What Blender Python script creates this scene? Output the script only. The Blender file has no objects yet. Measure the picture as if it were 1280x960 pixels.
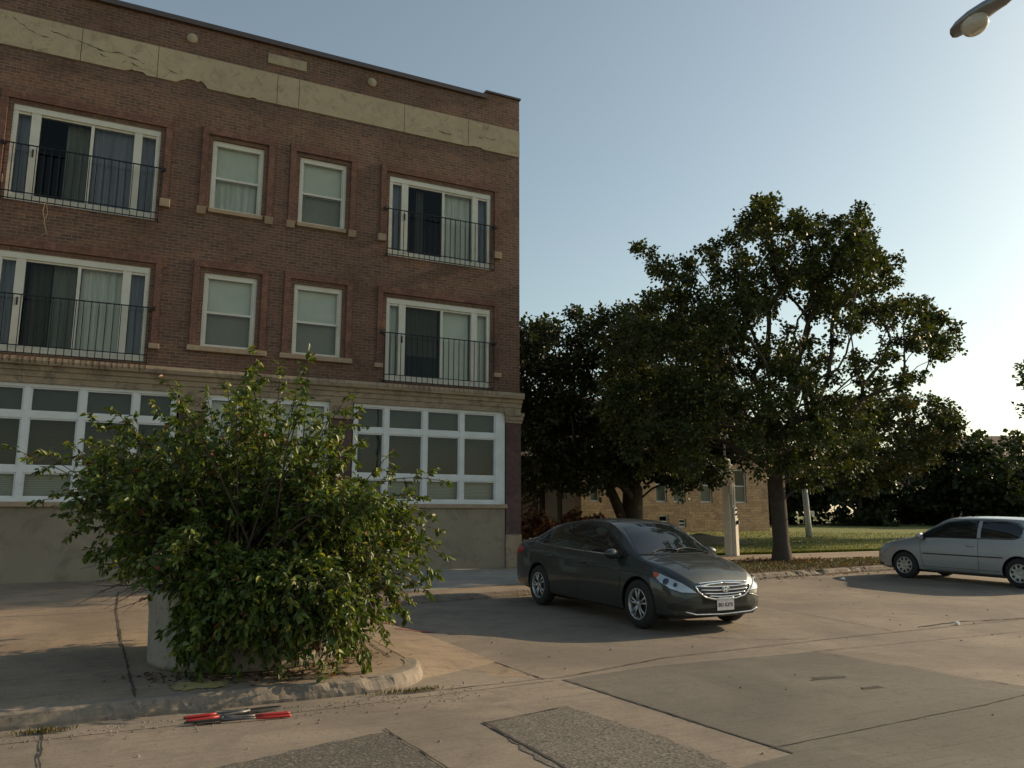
import bpy, bmesh, math, random
import numpy as np
from mathutils import Vector, Matrix
from mathutils.bvhtree import BVHTree
R = math.radians
scene = bpy.context.scene
col = scene.collection
random.seed(7)

# ------------------------------------------------------------------ camera
CH = 1.6
F_PX = 975.0
PITCH = math.atan((642 - 480) / F_PX)
YAW = math.atan((640 - 158) / (F_PX / math.cos(PITCH)))
cam_d = bpy.data.cameras.new('camera')
cam_d.sensor_width = 36
cam_d.lens = 36 * F_PX / 1280
cam_d.clip_start = 0.05
cam_d.clip_end = 3000
cam = bpy.data.objects.new('camera', cam_d)
col.objects.link(cam)
cam.location = (0, 0, CH)
cam.rotation_euler = (R(90) + PITCH, 0, -YAW)
scene.camera = cam

# ------------------------------------------------------------------ light
SUN_EL, SUN_AZ = R(23), R(-2.0)          # azimuth measured from +X towards +Y
world = bpy.data.worlds.new('World')
scene.world = world
world.use_nodes = True
wn = world.node_tree
bg = wn.nodes['Background']
sky = wn.nodes.new('ShaderNodeTexSky')
sky.sky_type = 'NISHITA'
sky.sun_disc = False
sky.sun_elevation = SUN_EL
sky.sun_rotation = math.pi / 2 - SUN_AZ
sky.air_density = 1.2
sky.dust_density = 1.2
sky.ozone_density = 1.0
bg.inputs[1].default_value = 0.125
hs_ = wn.nodes.new('ShaderNodeHueSaturation')
hs_.inputs['Saturation'].default_value = .76
wn.links.new(sky.outputs[0], hs_.inputs['Color'])
wb_ = wn.nodes.new('ShaderNodeMix')
wb_.data_type = 'RGBA'; wb_.blend_type = 'MULTIPLY'
wb_.inputs[0].default_value = 1.0
wb_.inputs[7].default_value = (1.0, 1.04, .96, 1)
wn.links.new(hs_.outputs[0], wb_.inputs[6])
wn.links.new(wb_.outputs[2], bg.inputs[0])
sun_d = bpy.data.lights.new('sun', 'SUN')
sun_d.energy = 4.9
sun_d.angle = R(0.6)
sun_d.color = (1.0, 0.77, 0.50)
sun = bpy.data.objects.new('sun', sun_d)
col.objects.link(sun)
sdir = Vector((math.cos(SUN_EL) * math.cos(SUN_AZ), math.cos(SUN_EL) * math.sin(SUN_AZ), math.sin(SUN_EL)))
sun.rotation_euler = sdir.to_track_quat('Z', 'Y').to_euler()
sun.location = sdir * 60
vs = scene.view_settings
vs.view_transform = 'Standard'
vs.look = 'None'
vs.exposure = 0.12
vs.gamma = 1.0
vs.use_curve_mapping = False

# ------------------------------------------------------------------ helpers
FW = Vector((math.sin(YAW) * math.cos(PITCH), math.cos(YAW) * math.cos(PITCH), math.sin(PITCH)))
RT = Vector((math.cos(YAW), -math.sin(YAW), 0))
UP = RT.cross(FW)
def at(px, py, dist):
    """world point at a horizontal distance from the camera"""
    d = FW * F_PX + RT * (px - 640) + UP * (480 - py)
    t = dist / (d.x * math.sin(YAW) + d.y * math.cos(YAW))
    return Vector((d.x * t, d.y * t, d.z * t + CH))

class MB:
    def __init__(s):
        s.v = []; s.f = []; s.m = []
    def face(s, pts, mi=0):
        n = len(s.v); s.v += [tuple(p) for p in pts]; s.f.append(tuple(range(n, n + len(pts)))); s.m.append(mi)
    def box(s, x0, x1, y0, y1, z0, z1, mi=0):
        n = len(s.v)
        s.v += [(x0,y0,z0),(x1,y0,z0),(x1,y1,z0),(x0,y1,z0),(x0,y0,z1),(x1,y0,z1),(x1,y1,z1),(x0,y1,z1)]
        for f in ((0,3,2,1),(4,5,6,7),(0,1,5,4),(1,2,6,5),(2,3,7,6),(3,0,4,7)):
            s.f.append(tuple(n + i for i in f)); s.m.append(mi)
    def tube(s, pts, rads, n=8, mi=0, cap=True):
        pts = [Vector(p) for p in pts]
        if not hasattr(rads, '__len__'): rads = [rads] * len(pts)
        base = len(s.v); a = None
        for i, p in enumerate(pts):
            t = (pts[min(i + 1, len(pts) - 1)] - pts[max(i - 1, 0)])
            if t.length < 1e-9: t = Vector((0, 0, 1))
            t.normalize()
            if a is None:
                a = t.orthogonal().normalized()
            else:
                a = (a - t * a.dot(t))
                a = a.normalized() if a.length > 1e-6 else t.orthogonal().normalized()
            b = t.cross(a)
            for k in range(n):
                an = 2 * math.pi * k / n
                s.v.append(tuple(p + (a * math.cos(an) + b * math.sin(an)) * rads[i]))
        for i in range(len(pts) - 1):
            for k in range(n):
                k2 = (k + 1) % n
                s.f.append((base + i*n + k, base + i*n + k2, base + (i+1)*n + k2, base + (i+1)*n + k)); s.m.append(mi)
        if cap:
            s.f.append(tuple(base + k for k in reversed(range(n)))); s.m.append(mi)
            e = base + (len(pts) - 1) * n
            s.f.append(tuple(e + k for k in range(n))); s.m.append(mi)
    def lathe(s, prof, n=32, center=(0,0,0), axis='Z', mi=0, closed=False):
        base = len(s.v); c = Vector(center)
        for (r, h) in prof:
            for k in range(n):
                an = 2 * math.pi * k / n; x, y = r * math.cos(an), r * math.sin(an)
                p = (x, y, h) if axis == 'Z' else ((x, h, y) if axis == 'Y' else (h, x, y))
                s.v.append(tuple(c + Vector(p)))
        m = len(prof)
        for i in range(m if closed else m - 1):
            i2 = (i + 1) % m
            for k in range(n):
                k2 = (k + 1) % n
                s.f.append((base + i*n + k, base + i*n + k2, base + i2*n + k2, base + i2*n + k)); s.m.append(mi)
    def build(s, name, mats, parent=None, smooth=False, fix=False, bevel=0):
        me = bpy.data.meshes.new(name)
        me.from_pydata(s.v, [], s.f)
        if not isinstance(mats, (list, tuple)): mats = [mats]
        for m in mats: me.materials.append(m)
        if len(mats) > 1: me.polygons.foreach_set('material_index', s.m)
        if fix or bevel:
            bm = bmesh.new(); bm.from_mesh(me)
            if bevel:
                bmesh.ops.bevel(bm, geom=list(bm.edges), offset=bevel, segments=2, affect='EDGES', profile=.6)
            bmesh.ops.recalc_face_normals(bm, faces=bm.faces)
            bm.to_mesh(me); bm.free()
        if smooth:
            me.polygons.foreach_set('use_smooth', [True] * len(me.polygons))
        me.update()
        o = bpy.data.objects.new(name, me)
        col.objects.link(o)
        if parent: o.parent = parent
        return o

def tag(o, label=None, cat=None, group=None, kind=None):
    if label: o['label'] = label
    if cat: o['category'] = cat
    if group: o['group'] = group
    if kind: o['kind'] = kind
    return o
def empty(name, loc=(0,0,0), rz=0, label=None, cat=None, group=None):
    o = bpy.data.objects.new(name, None)
    o.empty_display_size = .3
    o.location = loc; o.rotation_euler = (0, 0, rz)
    col.objects.link(o)
    return tag(o, label, cat, group)

# ------------------------------------------------------------------ materials
class NT:
    """tiny node helper"""
    def __init__(s, name):
        s.m = bpy.data.materials.new(name); s.m.use_nodes = True
        s.t = s.m.node_tree; s.b = s.t.nodes['Principled BSDF']; s.out = s.t.nodes['Material Output']
    def n(s, kind, **kw):
        nd = s.t.nodes.new(kind)
        for k, v in kw.items():
            if k.startswith('_'): setattr(nd, k[1:], v)
            else: nd.inputs[k.replace('__', ' ')].default_value = v
        return nd
    def l(s, a, b): s.t.links.new(a, b)
    def coord(s): return s.n('ShaderNodeTexCoord').outputs['Object']
    def noise(s, vec, scale, detail=4, rough=.55, dist=0):
        nd = s.n('ShaderNodeTexNoise', Scale=scale, Detail=detail, Roughness=rough, Distortion=dist)
        if vec is not None: s.l(vec, nd.inputs['Vector'])
        return nd.outputs['Fac']
    def ramp(s, fac, stops):
        nd = s.n('ShaderNodeValToRGB'); cr = nd.color_ramp
        while len(cr.elements) > 1: cr.elements.remove(cr.elements[-1])
        cr.elements[0].position = stops[0][0]; cr.elements[0].color = tuple(stops[0][1]) + (1,) if len(stops[0][1]) == 3 else stops[0][1]
        for p, c in stops[1:]:
            e = cr.elements.new(p); e.color = tuple(c) + (1,) if len(c) == 3 else c
        s.l(fac, nd.inputs['Fac']); return nd.outputs['Color']
    def gray(s, fac, lo, hi):
        nd = s.n('ShaderNodeMapRange'); s.l(fac, nd.inputs['Value'])
        nd.inputs['From Min'].default_value = lo; nd.inputs['From Max'].default_value = hi
        return nd.outputs['Result']
    def mix(s, a, b, fac, mode='MIX'):
        nd = s.n('ShaderNodeMix', _data_type='RGBA', _blend_type=mode)
        for sock, val in ((nd.inputs[0], fac), (nd.inputs[6], a), (nd.inputs[7], b)):
            if isinstance(val, (int, float)): sock.default_value = val
            elif isinstance(val, tuple): sock.default_value = val + (1,) if len(val) == 3 else val
            else: s.l(val, sock)
        return nd.outputs[2]
    def bump(s, h, strength=.3, dist=.02, prev=None):
        nd = s.n('ShaderNodeBump', Strength=strength, Distance=dist); s.l(h, nd.inputs['Height'])
        if prev is not None: s.l(prev, nd.inputs['Normal'])
        return nd.outputs['Normal']
    def set(s, color=None, rough=None, normal=None, **kw):
        if color is not None:
            if isinstance(color, tuple): s.b.inputs['Base Color'].default_value = color + (1,)
            else: s.l(color, s.b.inputs['Base Color'])
        if rough is not None:
            if isinstance(rough, (int, float)): s.b.inputs['Roughness'].default_value = rough
            else: s.l(rough, s.b.inputs['Roughness'])
        if normal is not None: s.l(normal, s.b.inputs['Normal'])
        for k, v in kw.items(): s.b.inputs[k.replace('__', ' ')].default_value = v
        return s.m

def weathered(name, c, c2, scale=3, rough=.8, bump=.2, fine=60, dirt=None, **kw):
    t = NT(name); co = t.coord()
    n1 = t.noise(co, scale, 6, .6, .4); n2 = t.noise(co, fine, 3, .6)
    cc = t.ramp(n1, [(.3, c), (.7, c2)])
    cc = t.mix(cc, (0.03, .03, .028), t.gray(n2, .62, .95))
    if dirt:
        n3 = t.noise(co, dirt[0], 5, .7, 1.0)
        cc = t.mix(cc, dirt[1], t.gray(n3, dirt[2], dirt[2] + .25))
    return t.set(cc, rough, t.bump(n2, bump, .006), **kw)

def concrete(name, c, c2, agg=0, stain=(.12, .1, .08), rough=.9):
    t = NT(name); co = t.coord()
    big = t.noise(co, .45, 6, .6, .6); mid = t.noise(co, 3.2, 6, .65, .5); fin = t.noise(co, 90, 3, .7); spk = t.noise(co, 22, 2, .5)
    c = tuple(x * k for x, k in zip(c, (.90, .92, .95))); c2 = tuple(x * k for x, k in zip(c2, (.90, .92, .95)))
    cc = t.ramp(big, [(.36, tuple(x * .86 for x in c)), (.64, tuple(x * 1.12 for x in c2))])
    cc = t.mix(cc, stain, t.gray(mid, .50, .85))
    blot = t.noise(co, .9, 8, .72, 1.5); cc = t.mix(cc, stain, t.gray(blot, .54, .86))
    cc = t.mix(cc, tuple(min(1, x * 1.35) for x in c2), t.gray(fin, .58, 1.0))
    cc = t.mix(cc, tuple(x * .4 for x in c), t.gray(spk, .60, .85))
    tn = t.noise(co, 38, 4, .75); cc = t.mix(cc, tuple(x * .55 for x in c), t.gray(tn, .52, .85))
    # faint drag marks from the broom finish and tyres
    mp = t.n('ShaderNodeMapping'); mp.inputs['Scale'].default_value = (1.2, 26, 1); t.l(co, mp.inputs['Vector'])
    br = t.noise(mp.outputs[0], 1.0, 4, .6)
    cc = t.mix(cc, tuple(x * .5 for x in c), t.gray(br, .52, .92))
    h = fin
    nrm = t.bump(fin, .35, .004); nrm = t.bump(br, .2, .006, nrm); nrm = t.bump(mid, .3, .02, nrm)
    if agg:
        vo = t.n('ShaderNodeTexVoronoi', Scale=agg); t.l(co, vo.inputs['Vector'])
        vs_ = t.n('ShaderNodeSeparateColor'); t.l(vo.outputs['Color'], vs_.inputs[0])
        cc = t.mix(cc, (.27, .24, .19), t.gray(vs_.outputs[0], .70, 1.2)); cc = t.mix(cc, (.045, .04, .036), t.gray(vs_.outputs[1], .70, 1.3)); cc = t.mix(cc, (.04, .035, .03), t.gray(vo.outputs['Distance'], .45, .9))
        nrm = t.bump(vo.outputs['Distance'], .5, .004, nrm)
    return t.set(cc, rough, nrm)

def brick_mat(name, c1, c2, mortar, patch=None, scale=1.0, bw=.215, rh=.072):
    t = NT(name); co = t.coord()
    sx = t.n('ShaderNodeSeparateXYZ'); t.l(co, sx.inputs[0])
    ad = t.n('ShaderNodeMath', _operation='ADD'); t.l(sx.outputs[0], ad.inputs[0]); t.l(sx.outputs[1], ad.inputs[1])
    cb = t.n('ShaderNodeCombineXYZ'); t.l(ad.outputs[0], cb.inputs[0]); t.l(sx.outputs[2], cb.inputs[1])
    br = t.n('ShaderNodeTexBrick', Scale=scale, _offset=.5)
    br.inputs['Mortar Size'].default_value = .008; br.inputs['Brick Width'].default_value = bw; br.inputs['Row Height'].default_value = rh
    br.inputs['Bias'].default_value = -.1; br.inputs['Mortar Smooth'].default_value = .3
    t.l(cb.outputs[0], br.inputs['Vector'])
    br.inputs['Color1'].default_value = c1 + (1,); br.inputs['Color2'].default_value = c2 + (1,); br.inputs['Mortar'].default_value = mortar + (1,)
    n1 = t.noise(co, .55, 5, .6, .8); n2 = t.noise(co, 26, 3, .7); n3 = t.noise(cb.outputs[0], 2.2, 6, .7, .3)
    n5 = t.noise(co, 1.7, 8, .75, 1.2)
    cc = t.mix(br.outputs['Color'], tuple(x * .45 for x in c1), t.gray(n1, .45, .85))
    cc = t.mix(cc, tuple(min(1, x * 2.0) for x in c2), t.gray(n5, .50, .74))
    n6 = t.noise(cb.outputs[0], 9, 5, .8, .2); cc = t.mix(cc, tuple(min(1, x * 1.7) for x in c1), t.gray(n6, .54, .8)); cc = t.mix(cc, tuple(x * .4 for x in c2), t.gray(n6, .46, .2))
    if patch: cc = t.mix(cc, patch, t.gray(n3, .56, .85))
    cc = t.mix(cc, (.04, .03, .028), t.gray(n2, .6, 1.05))
    nrm = t.bump(br.outputs['Fac'], -.7, .008); nrm = t.bump(n2, .4, .006, nrm); nrm = t.bump(n3, .5, .03, nrm)
    return t.set(cc, .88, nrm)

def plain(name, c, rough=.5, metal=0, **kw):
    t = NT(name); co = t.coord(); n = t.noise(co, 14, 4, .6)
    cc = t.mix(c, tuple(x * .7 for x in c), t.gray(n, .45, .9))
    return t.set(cc, rough, None, Metallic=metal, **kw)

def glass_mat(name, tint=(.5, .55, .52), clear=.75, rough=.03):
    t = NT(name)
    tr = t.n('ShaderNodeBsdfTransparent'); tr.inputs[0].default_value = tint + (1,)
    gl = t.n('ShaderNodeBsdfGlossy'); gl.inputs['Roughness'].default_value = rough; gl.inputs[0].default_value = (.9, .95, .95, 1)
    fr = t.n('ShaderNodeFresnel', IOR=1.6)
    co = t.coord(); n = t.noise(co, .8, 2, .4)
    b = t.bump(n, .25, .05); t.l(b, gl.inputs['Normal'])
    mr = t.n('ShaderNodeMapRange'); t.l(fr.outputs[0], mr.inputs['Value']); mr.inputs['To Min'].default_value = 0.0; mr.inputs['To Max'].default_value = clear
    mx = t.n('ShaderNodeMixShader'); t.l(mr.outputs[0], mx.inputs[0]); t.l(tr.outputs[0], mx.inputs[1]); t.l(gl.outputs[0], mx.inputs[2])
    t.l(mx.outputs[0], t.out.inputs[0]); return t.m

def leaf_mat(name, rough=.45, trans=.35, tint=(1, 1, 1)):
    t = NT(name)
    at_ = t.n('ShaderNodeAttribute', _attribute_name='leafcol')
    c = t.mix(at_.outputs['Color'], tint, 1.0, 'MULTIPLY')
    t.set(c, rough); t.b.inputs['Specular IOR Level'].default_value = .35
    tl = t.n('ShaderNodeBsdfTranslucent'); c2 = t.mix(c, (1.5, 1.5, .5), 1.0, 'MULTIPLY'); t.l(c2, tl.inputs[0])
    mx = t.n('ShaderNodeMixShader'); mx.inputs[0].default_value = trans
    t.l(t.b.outputs[0], mx.inputs[1]); t.l(tl.outputs[0], mx.inputs[2]); t.l(mx.outputs[0], t.out.inputs[0])
    return t.m

M = {}
M['road'] = concrete('road_concrete', (.19, .155, .118), (.255, .208, .155))
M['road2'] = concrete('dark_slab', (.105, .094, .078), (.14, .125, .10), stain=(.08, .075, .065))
M['asphalt'] = concrete('patch_asphalt', (.095, .084, .068), (.13, .115, .09), agg=62)
M['aggregate'] = concrete('exposed_aggregate', (.125, .112, .092), (.17, .15, .12), agg=52)
M['walk'] = concrete('walk_concrete', (.245, .18, .12), (.31, .23, .155), stain=(.12, .09, .065))
M['walk2'] = concrete('sky_shade_concrete', (.27, .255, .225), (.32, .30, .265))  # paler, cooler walk tone with the sky-lit shade put into the colour
M['kerb'] = concrete('kerb_concrete', (.19, .155, .12), (.26, .215, .165))
M['crack'] = plain('crack_dirt', (.035, .03, .025), .95)
M['yellow'] = weathered('yellow_paint', (.42, .32, .06), (.3, .25, .12), 20, dirt=(9, (.26, .21, .16), .45))
M['red_mark'] = weathered('red_spray_paint', (.33, .06, .07), (.26, .12, .10), 20, dirt=(9, (.26, .21, .16), .45))
M['brick'] = brick_mat('old_brick', (.165, .083, .052), (.088, .051, .038), (.21, .16, .12), (.21, .10, .062))
M['brick_trim'] = brick_mat('trim_brick', (.18, .080, .052), (.12, .060, .044), (.085, .06, .05), None, bw=.10, rh=.072)
M['brick_pier'] = brick_mat('pier_brick', (.11, .06, .055), (.085, .048, .045), (.07, .05, .045), None)
M['brick_tan'] = brick_mat('tan_brick', (.34, .24, .14), (.19, .13, .08), (.12, .09, .06), None, bw=.42, rh=.14)
M['stone'] = weathered('limestone_band', (.39, .325, .215), (.31, .26, .175), 2.2, .9, .5, 30, dirt=(4.0, (.17, .14, .10), .52))
M['cornice'] = weathered('cornice_stone', (.34, .265, .18), (.25, .195, .135), 2.5, .9, .3, 45, dirt=(3.0, (.11, .09, .07), .48))
M['rust'] = weathered('rust_stain', (.17, .07, .03), (.09, .05, .03), 12)
M['sill'] = weathered('sill_stone', (.36, .27, .18), (.27, .2, .14), 5, .9, .3, 40)
M['stucco'] = weathered('stucco', (.30, .25, .18), (.22, .185, .135), .9, .92, .4, 50, dirt=(1.6, (.15, .125, .095), .5))
M['white'] = weathered('white_frame_paint', (.68, .70, .70), (.57, .59, .59), 3, .5, .1, 50, dirt=(3, (.4, .38, .33), .62))
M['frame'] = weathered('vinyl_frame', (.66, .64, .56), (.56, .53, .44), 2, .5, .1, 50, dirt=(4, (.4, .34, .25), .6))
M['iron'] = plain('black_iron', (.02, .02, .022), .5, .6)
M['coping'] = plain('coping_metal', (.10, .08, .075), .45, .5)
M['glass'] = glass_mat('window_glass', (.84, .87, .83), .75)
M['glass_dark'] = glass_mat('screened_glass', (.40, .42, .40), .35)
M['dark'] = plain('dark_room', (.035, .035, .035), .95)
M['roof'] = plain('flat_roof', (.12, .11, .10), .9)
M['planter'] = concrete('planter_concrete', (.26, .22, .175), (.32, .27, .21))
M['soil'] = concrete('soil', (.06, .045, .03), (.09, .065, .045), agg=40)
M['bark'] = weathered('bark', (.085, .065, .05), (.05, .04, .032), 8, .95, .8, 30)
M['twig'] = plain('twig_bark', (.08, .055, .04), .9)
M['leaf'] = leaf_mat('leaf_tree', .5, .22, (.72, .72, .72))
M['leaf_bush'] = leaf_mat('leaf_bush', .42, .30, (.86, .86, .86))
M['steel_post'] = weathered('painted_post', (.66, .62, .53), (.58, .54, .45), 4, .7, .2, 50)
M['white_post'] = weathered('white_post', (.6, .58, .54), (.5, .5, .46), 4, .6)
M['lamp_grey'] = plain('lamp_housing', (.24, .245, .25), .45, .5)
M['black'] = plain('black_plastic', (.018, .018, .018), .5)
M['red'] = plain('red_grip', (.36, .022, .02), .45)
M['steel'] = plain('tool_steel', (.12, .12, .12), .45, .5)
M['paper'] = plain('white_litter', (.75, .74, .70), .7)
M['litter'] = weathered('dry_leaves', (.20, .12, .06), (.13, .08, .045), 20)

def curtain_mat(name, c, sc=30):
    t = NT(name); co = t.coord(); sx = t.n('ShaderNodeMapping'); sx.inputs['Scale'].default_value = (sc, sc, .6); t.l(co, sx.inputs['Vector'])
    n = t.noise(sx.outputs[0], 1.0, 3, .6)
    return t.set(t.mix(c, tuple(x * .55 for x in c), t.gray(n, .4, .75)), .9)
M['curtain'] = curtain_mat('sheer_curtain', (.85, .85, .78), 14)
M['curtain_blue'] = curtain_mat('blue_grey_curtain', (.34, .33, .40), 14)
M['shade'] = weathered('roller_shade', (.86, .86, .78), (.74, .74, .67), 1.5)
M['shade_tan'] = weathered('tan_shade', (.36, .33, .27), (.30, .28, .23), 1.5)
def blind_mat(name, c):
    t = NT(name); co = t.coord(); w = t.n('ShaderNodeTexWave', Scale=9.0, _bands_direction='Z'); t.l(co, w.inputs['Vector'])
    return t.set(t.mix(tuple(x * .55 for x in c), c, w.outputs['Fac']), .7, t.bump(w.outputs['Fac'], .4, .01))
M['blind'] = blind_mat('slat_blind', (.55, .56, .53))
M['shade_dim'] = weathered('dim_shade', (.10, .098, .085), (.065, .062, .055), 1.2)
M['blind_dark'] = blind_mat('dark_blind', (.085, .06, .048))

# ------------------------------------------------------------------ ground levels
def road_z(y): return 0.0 if y < 7.3 else .015 * (min(y, 20) - 7.3)
def walk_z(y): return road_z(y) + .12
def bay_kerb_y(x): return 13.0 + .125 * (max(min(x, 24), 4) - 4.2)

def sheet(name, polys, mat, zf, dz=0, parent=None, step=1.0):
    """flat polygons draped on a height function, cut into a grid so that they follow it"""
    bm = bmesh.new()
    for poly in polys:
        bm.faces.new([bm.verts.new((x, y, 0)) for x, y in poly])
    ys = [v.co.y for v in bm.verts]
    for yy in [7.3, 20, 26, 34, 50, 80, 140, 200] :
        if min(ys) < yy < max(ys):
            bmesh.ops.bisect_plane(bm, geom=list(bm.verts) + list(bm.edges) + list(bm.faces), plane_co=(0, yy, 0), plane_no=(0, 1, 0))
    for v in bm.verts: v.co.z = zf(v.co.x, v.co.y) + dz
    bmesh.ops.triangulate(bm, faces=[f for f in bm.faces if len(f.verts) > 4])
    bmesh.ops.recalc_face_normals(bm, faces=bm.faces)
    me = bpy.data.meshes.new(name); bm.to_mesh(me); bm.free()
    for p in me.polygons:
        if p.normal.z < 0: p.flip()
    me.materials.append(mat)
    o = bpy.data.objects.new(name, me); col.objects.link(o)
    if parent: o.parent = parent
    return o

def lawn_z(x, y):
    if y < 20: return walk_z(y) + .01
    b = walk_z(20) + .01
    pts = [(20, 0), (26, .10), (34, .35), (50, .5), (80, .5), (400, .5)]
    for (a, za), (c, zc) in zip(pts, pts[1:]):
        if y <= c: return b + za + (zc - za) * (y - a) / (c - a)
    return b + .5

tgrass = NT('lawn_green'); co = tgrass.coord()
g1 = tgrass.noise(co, .5, 6, .65, .5); g2 = tgrass.noise(co, 30, 3, .7)
gc = tgrass.ramp(g1, [(.3, (.14, .165, .035)), (.55, (.18, .19, .045)), (.75, (.24, .20, .08))])
M['grass'] = tgrass.set(tgrass.mix(gc, (.03, .035, .012), tgrass.gray(g2, .5, .9)), .95, tgrass.bump(g2, .8, .05))
tm = NT('bare_strip'); co = tm.coord()
g1 = tm.noise(co, 1.4, 6, .7, .5); g2 = tm.noise(co, 40, 3, .7)
gc = tm.ramp(g1, [(.35, (.15, .11, .07)), (.5, (.10, .085, .045)), (.65, (.065, .075, .028))])
M['verge'] = tm.set(tm.mix(gc, (.04, .03, .02), tm.gray(g2, .5, .9)), .95, tm.bump(g2, .8, .04))

# base ground far and wide (lies under everything)
g = MB()
g.face([(-300, -300, -.25), (400, -300, -.25), (400, 14, -.25), (-300, 14, -.25)])
g.build('ground', M['grass']); tag(bpy.data.objects['ground'], kind='structure')
tag(sheet('lawn', [[(-60, 19.4), (200, 19.4), (400, 60), (400, 700), (-200, 700), (-200, 60)]], M['grass'], lawn_z), kind='structure')
tag(sheet('road', [[(-60, -2.0), (120, -2.0), (120, 15.5), (24, 15.4), (4.2, 13.0), (2.4, 12.8), (2.4, 7.6), (2.2, 7.28), (-60, 7.28)]], M['road'], lambda x, y: road_z(y)), kind='structure')
tag(sheet('near_pavement', [[(-60, -9), (120, -9), (120, -2.15), (-60, -2.15)]], M['walk'], lambda x, y: .14), kind='structure')
nk = MB(); nk.box(-60, 120, -2.15, -2.0, -.1, .142); tag(nk.build('near_kerb', M['kerb']), kind='structure')

# corner pavement
def arc(cx, cy, r, a0, a1, n=8):
    return [(cx + r * math.cos(R(a0 + (a1 - a0) * i / n)), cy + r * math.sin(R(a0 + (a1 - a0) * i / n))) for i in range(n + 1)]
kerb_line = [(-60, 7.22), (-20, 7.22), (-5, 7.22), (-1.5, 7.2), (0, 7.2), (1.0, 7.2), (2.05, 7.2)] + arc(2.05, 7.95, .75, -90, 0, 8) + [(2.8, 8.4)]
bump_poly = [(-60, 7.3), (2.05, 7.3)] + arc(2.05, 7.95, .63, -88, 0, 8) + [(2.70, 13.1), (-60, 13.1)]
tag(sheet('pavement', [bump_poly, [(-60, 13.1), (2.70, 13.1), (4.2, 13.1), (9.2, bay_kerb_y(9.2) + .12), (9.2, 18.02), (-60, 18.02)]], M['walk'], lambda x, y: walk_z(y)), kind='structure')
tag(sheet('sky_shade_slab', [[(4.45, 13.75), (6.9, 14.2), (8.9, 14.5), (8.9, 17.3), (7.1, 17.95), (4.6, 17.95)]], M['walk2'], lambda x, y: walk_z(y), .004), kind='structure')  # pale slab sheet; its cool grey paints in shade lit by blue sky
tag(sheet('verge', [[(9.2, bay_kerb_y(9.2) + .1), (24, 15.6), (120, 15.6), (120, 17.3), (9.2, 17.0)]], M['verge'], lambda x, y: walk_z(y)), kind='structure')
tag(sheet('side_pavement', [[(9.2, 17.0), (120, 17.3), (120, 19.4), (9.2, 19.4)]], M['walk'], lambda x, y: walk_z(y) + .004), kind='structure')
sk = MB(); e_ = arc(2.05, 7.95, .63, -88, 0, 8) + [(2.68, 8.6)]
for a_, b_ in zip(e_, e_[1:]): sk.face([(a_[0], a_[1], -.05), (b_[0], b_[1], -.05), (b_[0], b_[1], walk_z(b_[1]) - .001), (a_[0], a_[1], walk_z(a_[1]) - .001)])
tag(sk.build('pavement_edge', M['walk']), kind='structure')
# apron ramp between the corner pavement and the parking bay
ap = MB()
N_ = 14
for i in range(N_):
    y0 = 8.0 + (12.95 - 8.0) * i / N_; y1 = 8.0 + (12.95 - 8.0) * (i + 1) / N_
    w0 = 3.72 - .045 * (y0 - 8); w1 = 3.72 - .045 * (y1 - 8)
    k0 = min(1, max(0.0, (y0 - 8.0) / 1.0)); k1 = min(1, max(0.0, (y1 - 8.0) / 1.0))
    ap.face([(2.69, y0, walk_z(y0) + .002), (w0, y0, road_z(y0) + .005), (w1, y1, road_z(y1) + .005), (2.69, y1, walk_z(y1) + .002)])
ap.face([(2.69, 8.0, walk_z(8) + .002), (2.60, 7.5, -.01), (3.72, 8.0, road_z(8) + .005)]); ap.face([(2.60, 7.5, -.01), (2.7, 7.2, .0), (3.72, 7.2, .004), (3.72, 8.0, road_z(8) + .005)])
tag(ap.build('apron', M['walk']), kind='structure')

def kerb_mesh(line, name, w=.17, h=.125, fade=None, seed=1, zt=walk_z):
    rnd = random.Random(seed); pts = []
    for (a, b) in zip(line, line[1:]):
        L = math.hypot(b[0] - a[0], b[1] - a[1]); n = max(1, int(L / (.035 if abs(a[0]) < 22 else .6)))
        for i in range(n): pts.append((a[0] + (b[0] - a[0]) * i / n, a[1] + (b[1] - a[1]) * i / n))
    pts.append(line[-1]); mb = MB(); K = 7; from mathutils import noise as ns
    for i, (x, y) in enumerate(pts):
        a = pts[max(i - 1, 0)]; b = pts[min(i + 1, len(pts) - 1)]
        t = Vector((b[0] - a[0], b[1] - a[1], 0)).normalized(); nrm = Vector((t.y, -t.x, 0))   # to the street
        zr = road_z(y); z1 = zt(y) + .006
        if fade: z1 = zr + .008 + (z1 - zr - .008) * fade(x, y)
        wear = max(0, ns.noise(Vector((x * .8, y * .8, seed + 4))) + .18)
        chip = max(0, ns.noise(Vector((x * 2.6, y * 2.6, seed))) + .05) * .16 * min(1, wear * 2.6)
        chip += max(0, ns.noise(Vector((x * 9, y * 9, seed))) ) * .03 * min(1, wear * 3)
        prof = [(-w, z1), (-w * .45, z1), (-.045 - chip * .7, z1 - .001), (-.012 - chip, z1 - .018 - chip * .25), (0, z1 - .06 - chip * .55), (.012, zr + .03), (.018, zr - .08)]
        for (o_, z) in prof:
            j = ns.noise(Vector((x * 17, y * 17, z * 23 + seed))) * (.002 + .012 * min(1, wear * 2))
            z = max(z, zr - .08)
            mb.v.append((x + nrm.x * (o_ + j), y + nrm.y * (o_ + j), z + (j * .6 if o_ > -w * .3 else 0)))
    for i in range(len(pts) - 1):
        for k in range(K - 1):
            mb.f.append((i*K + k, i*K + k + 1, (i+1)*K + k + 1, (i+1)*K + k)); mb.m.append(0)
    return tag(mb.build(name, M['kerb']), kind='structure')
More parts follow.
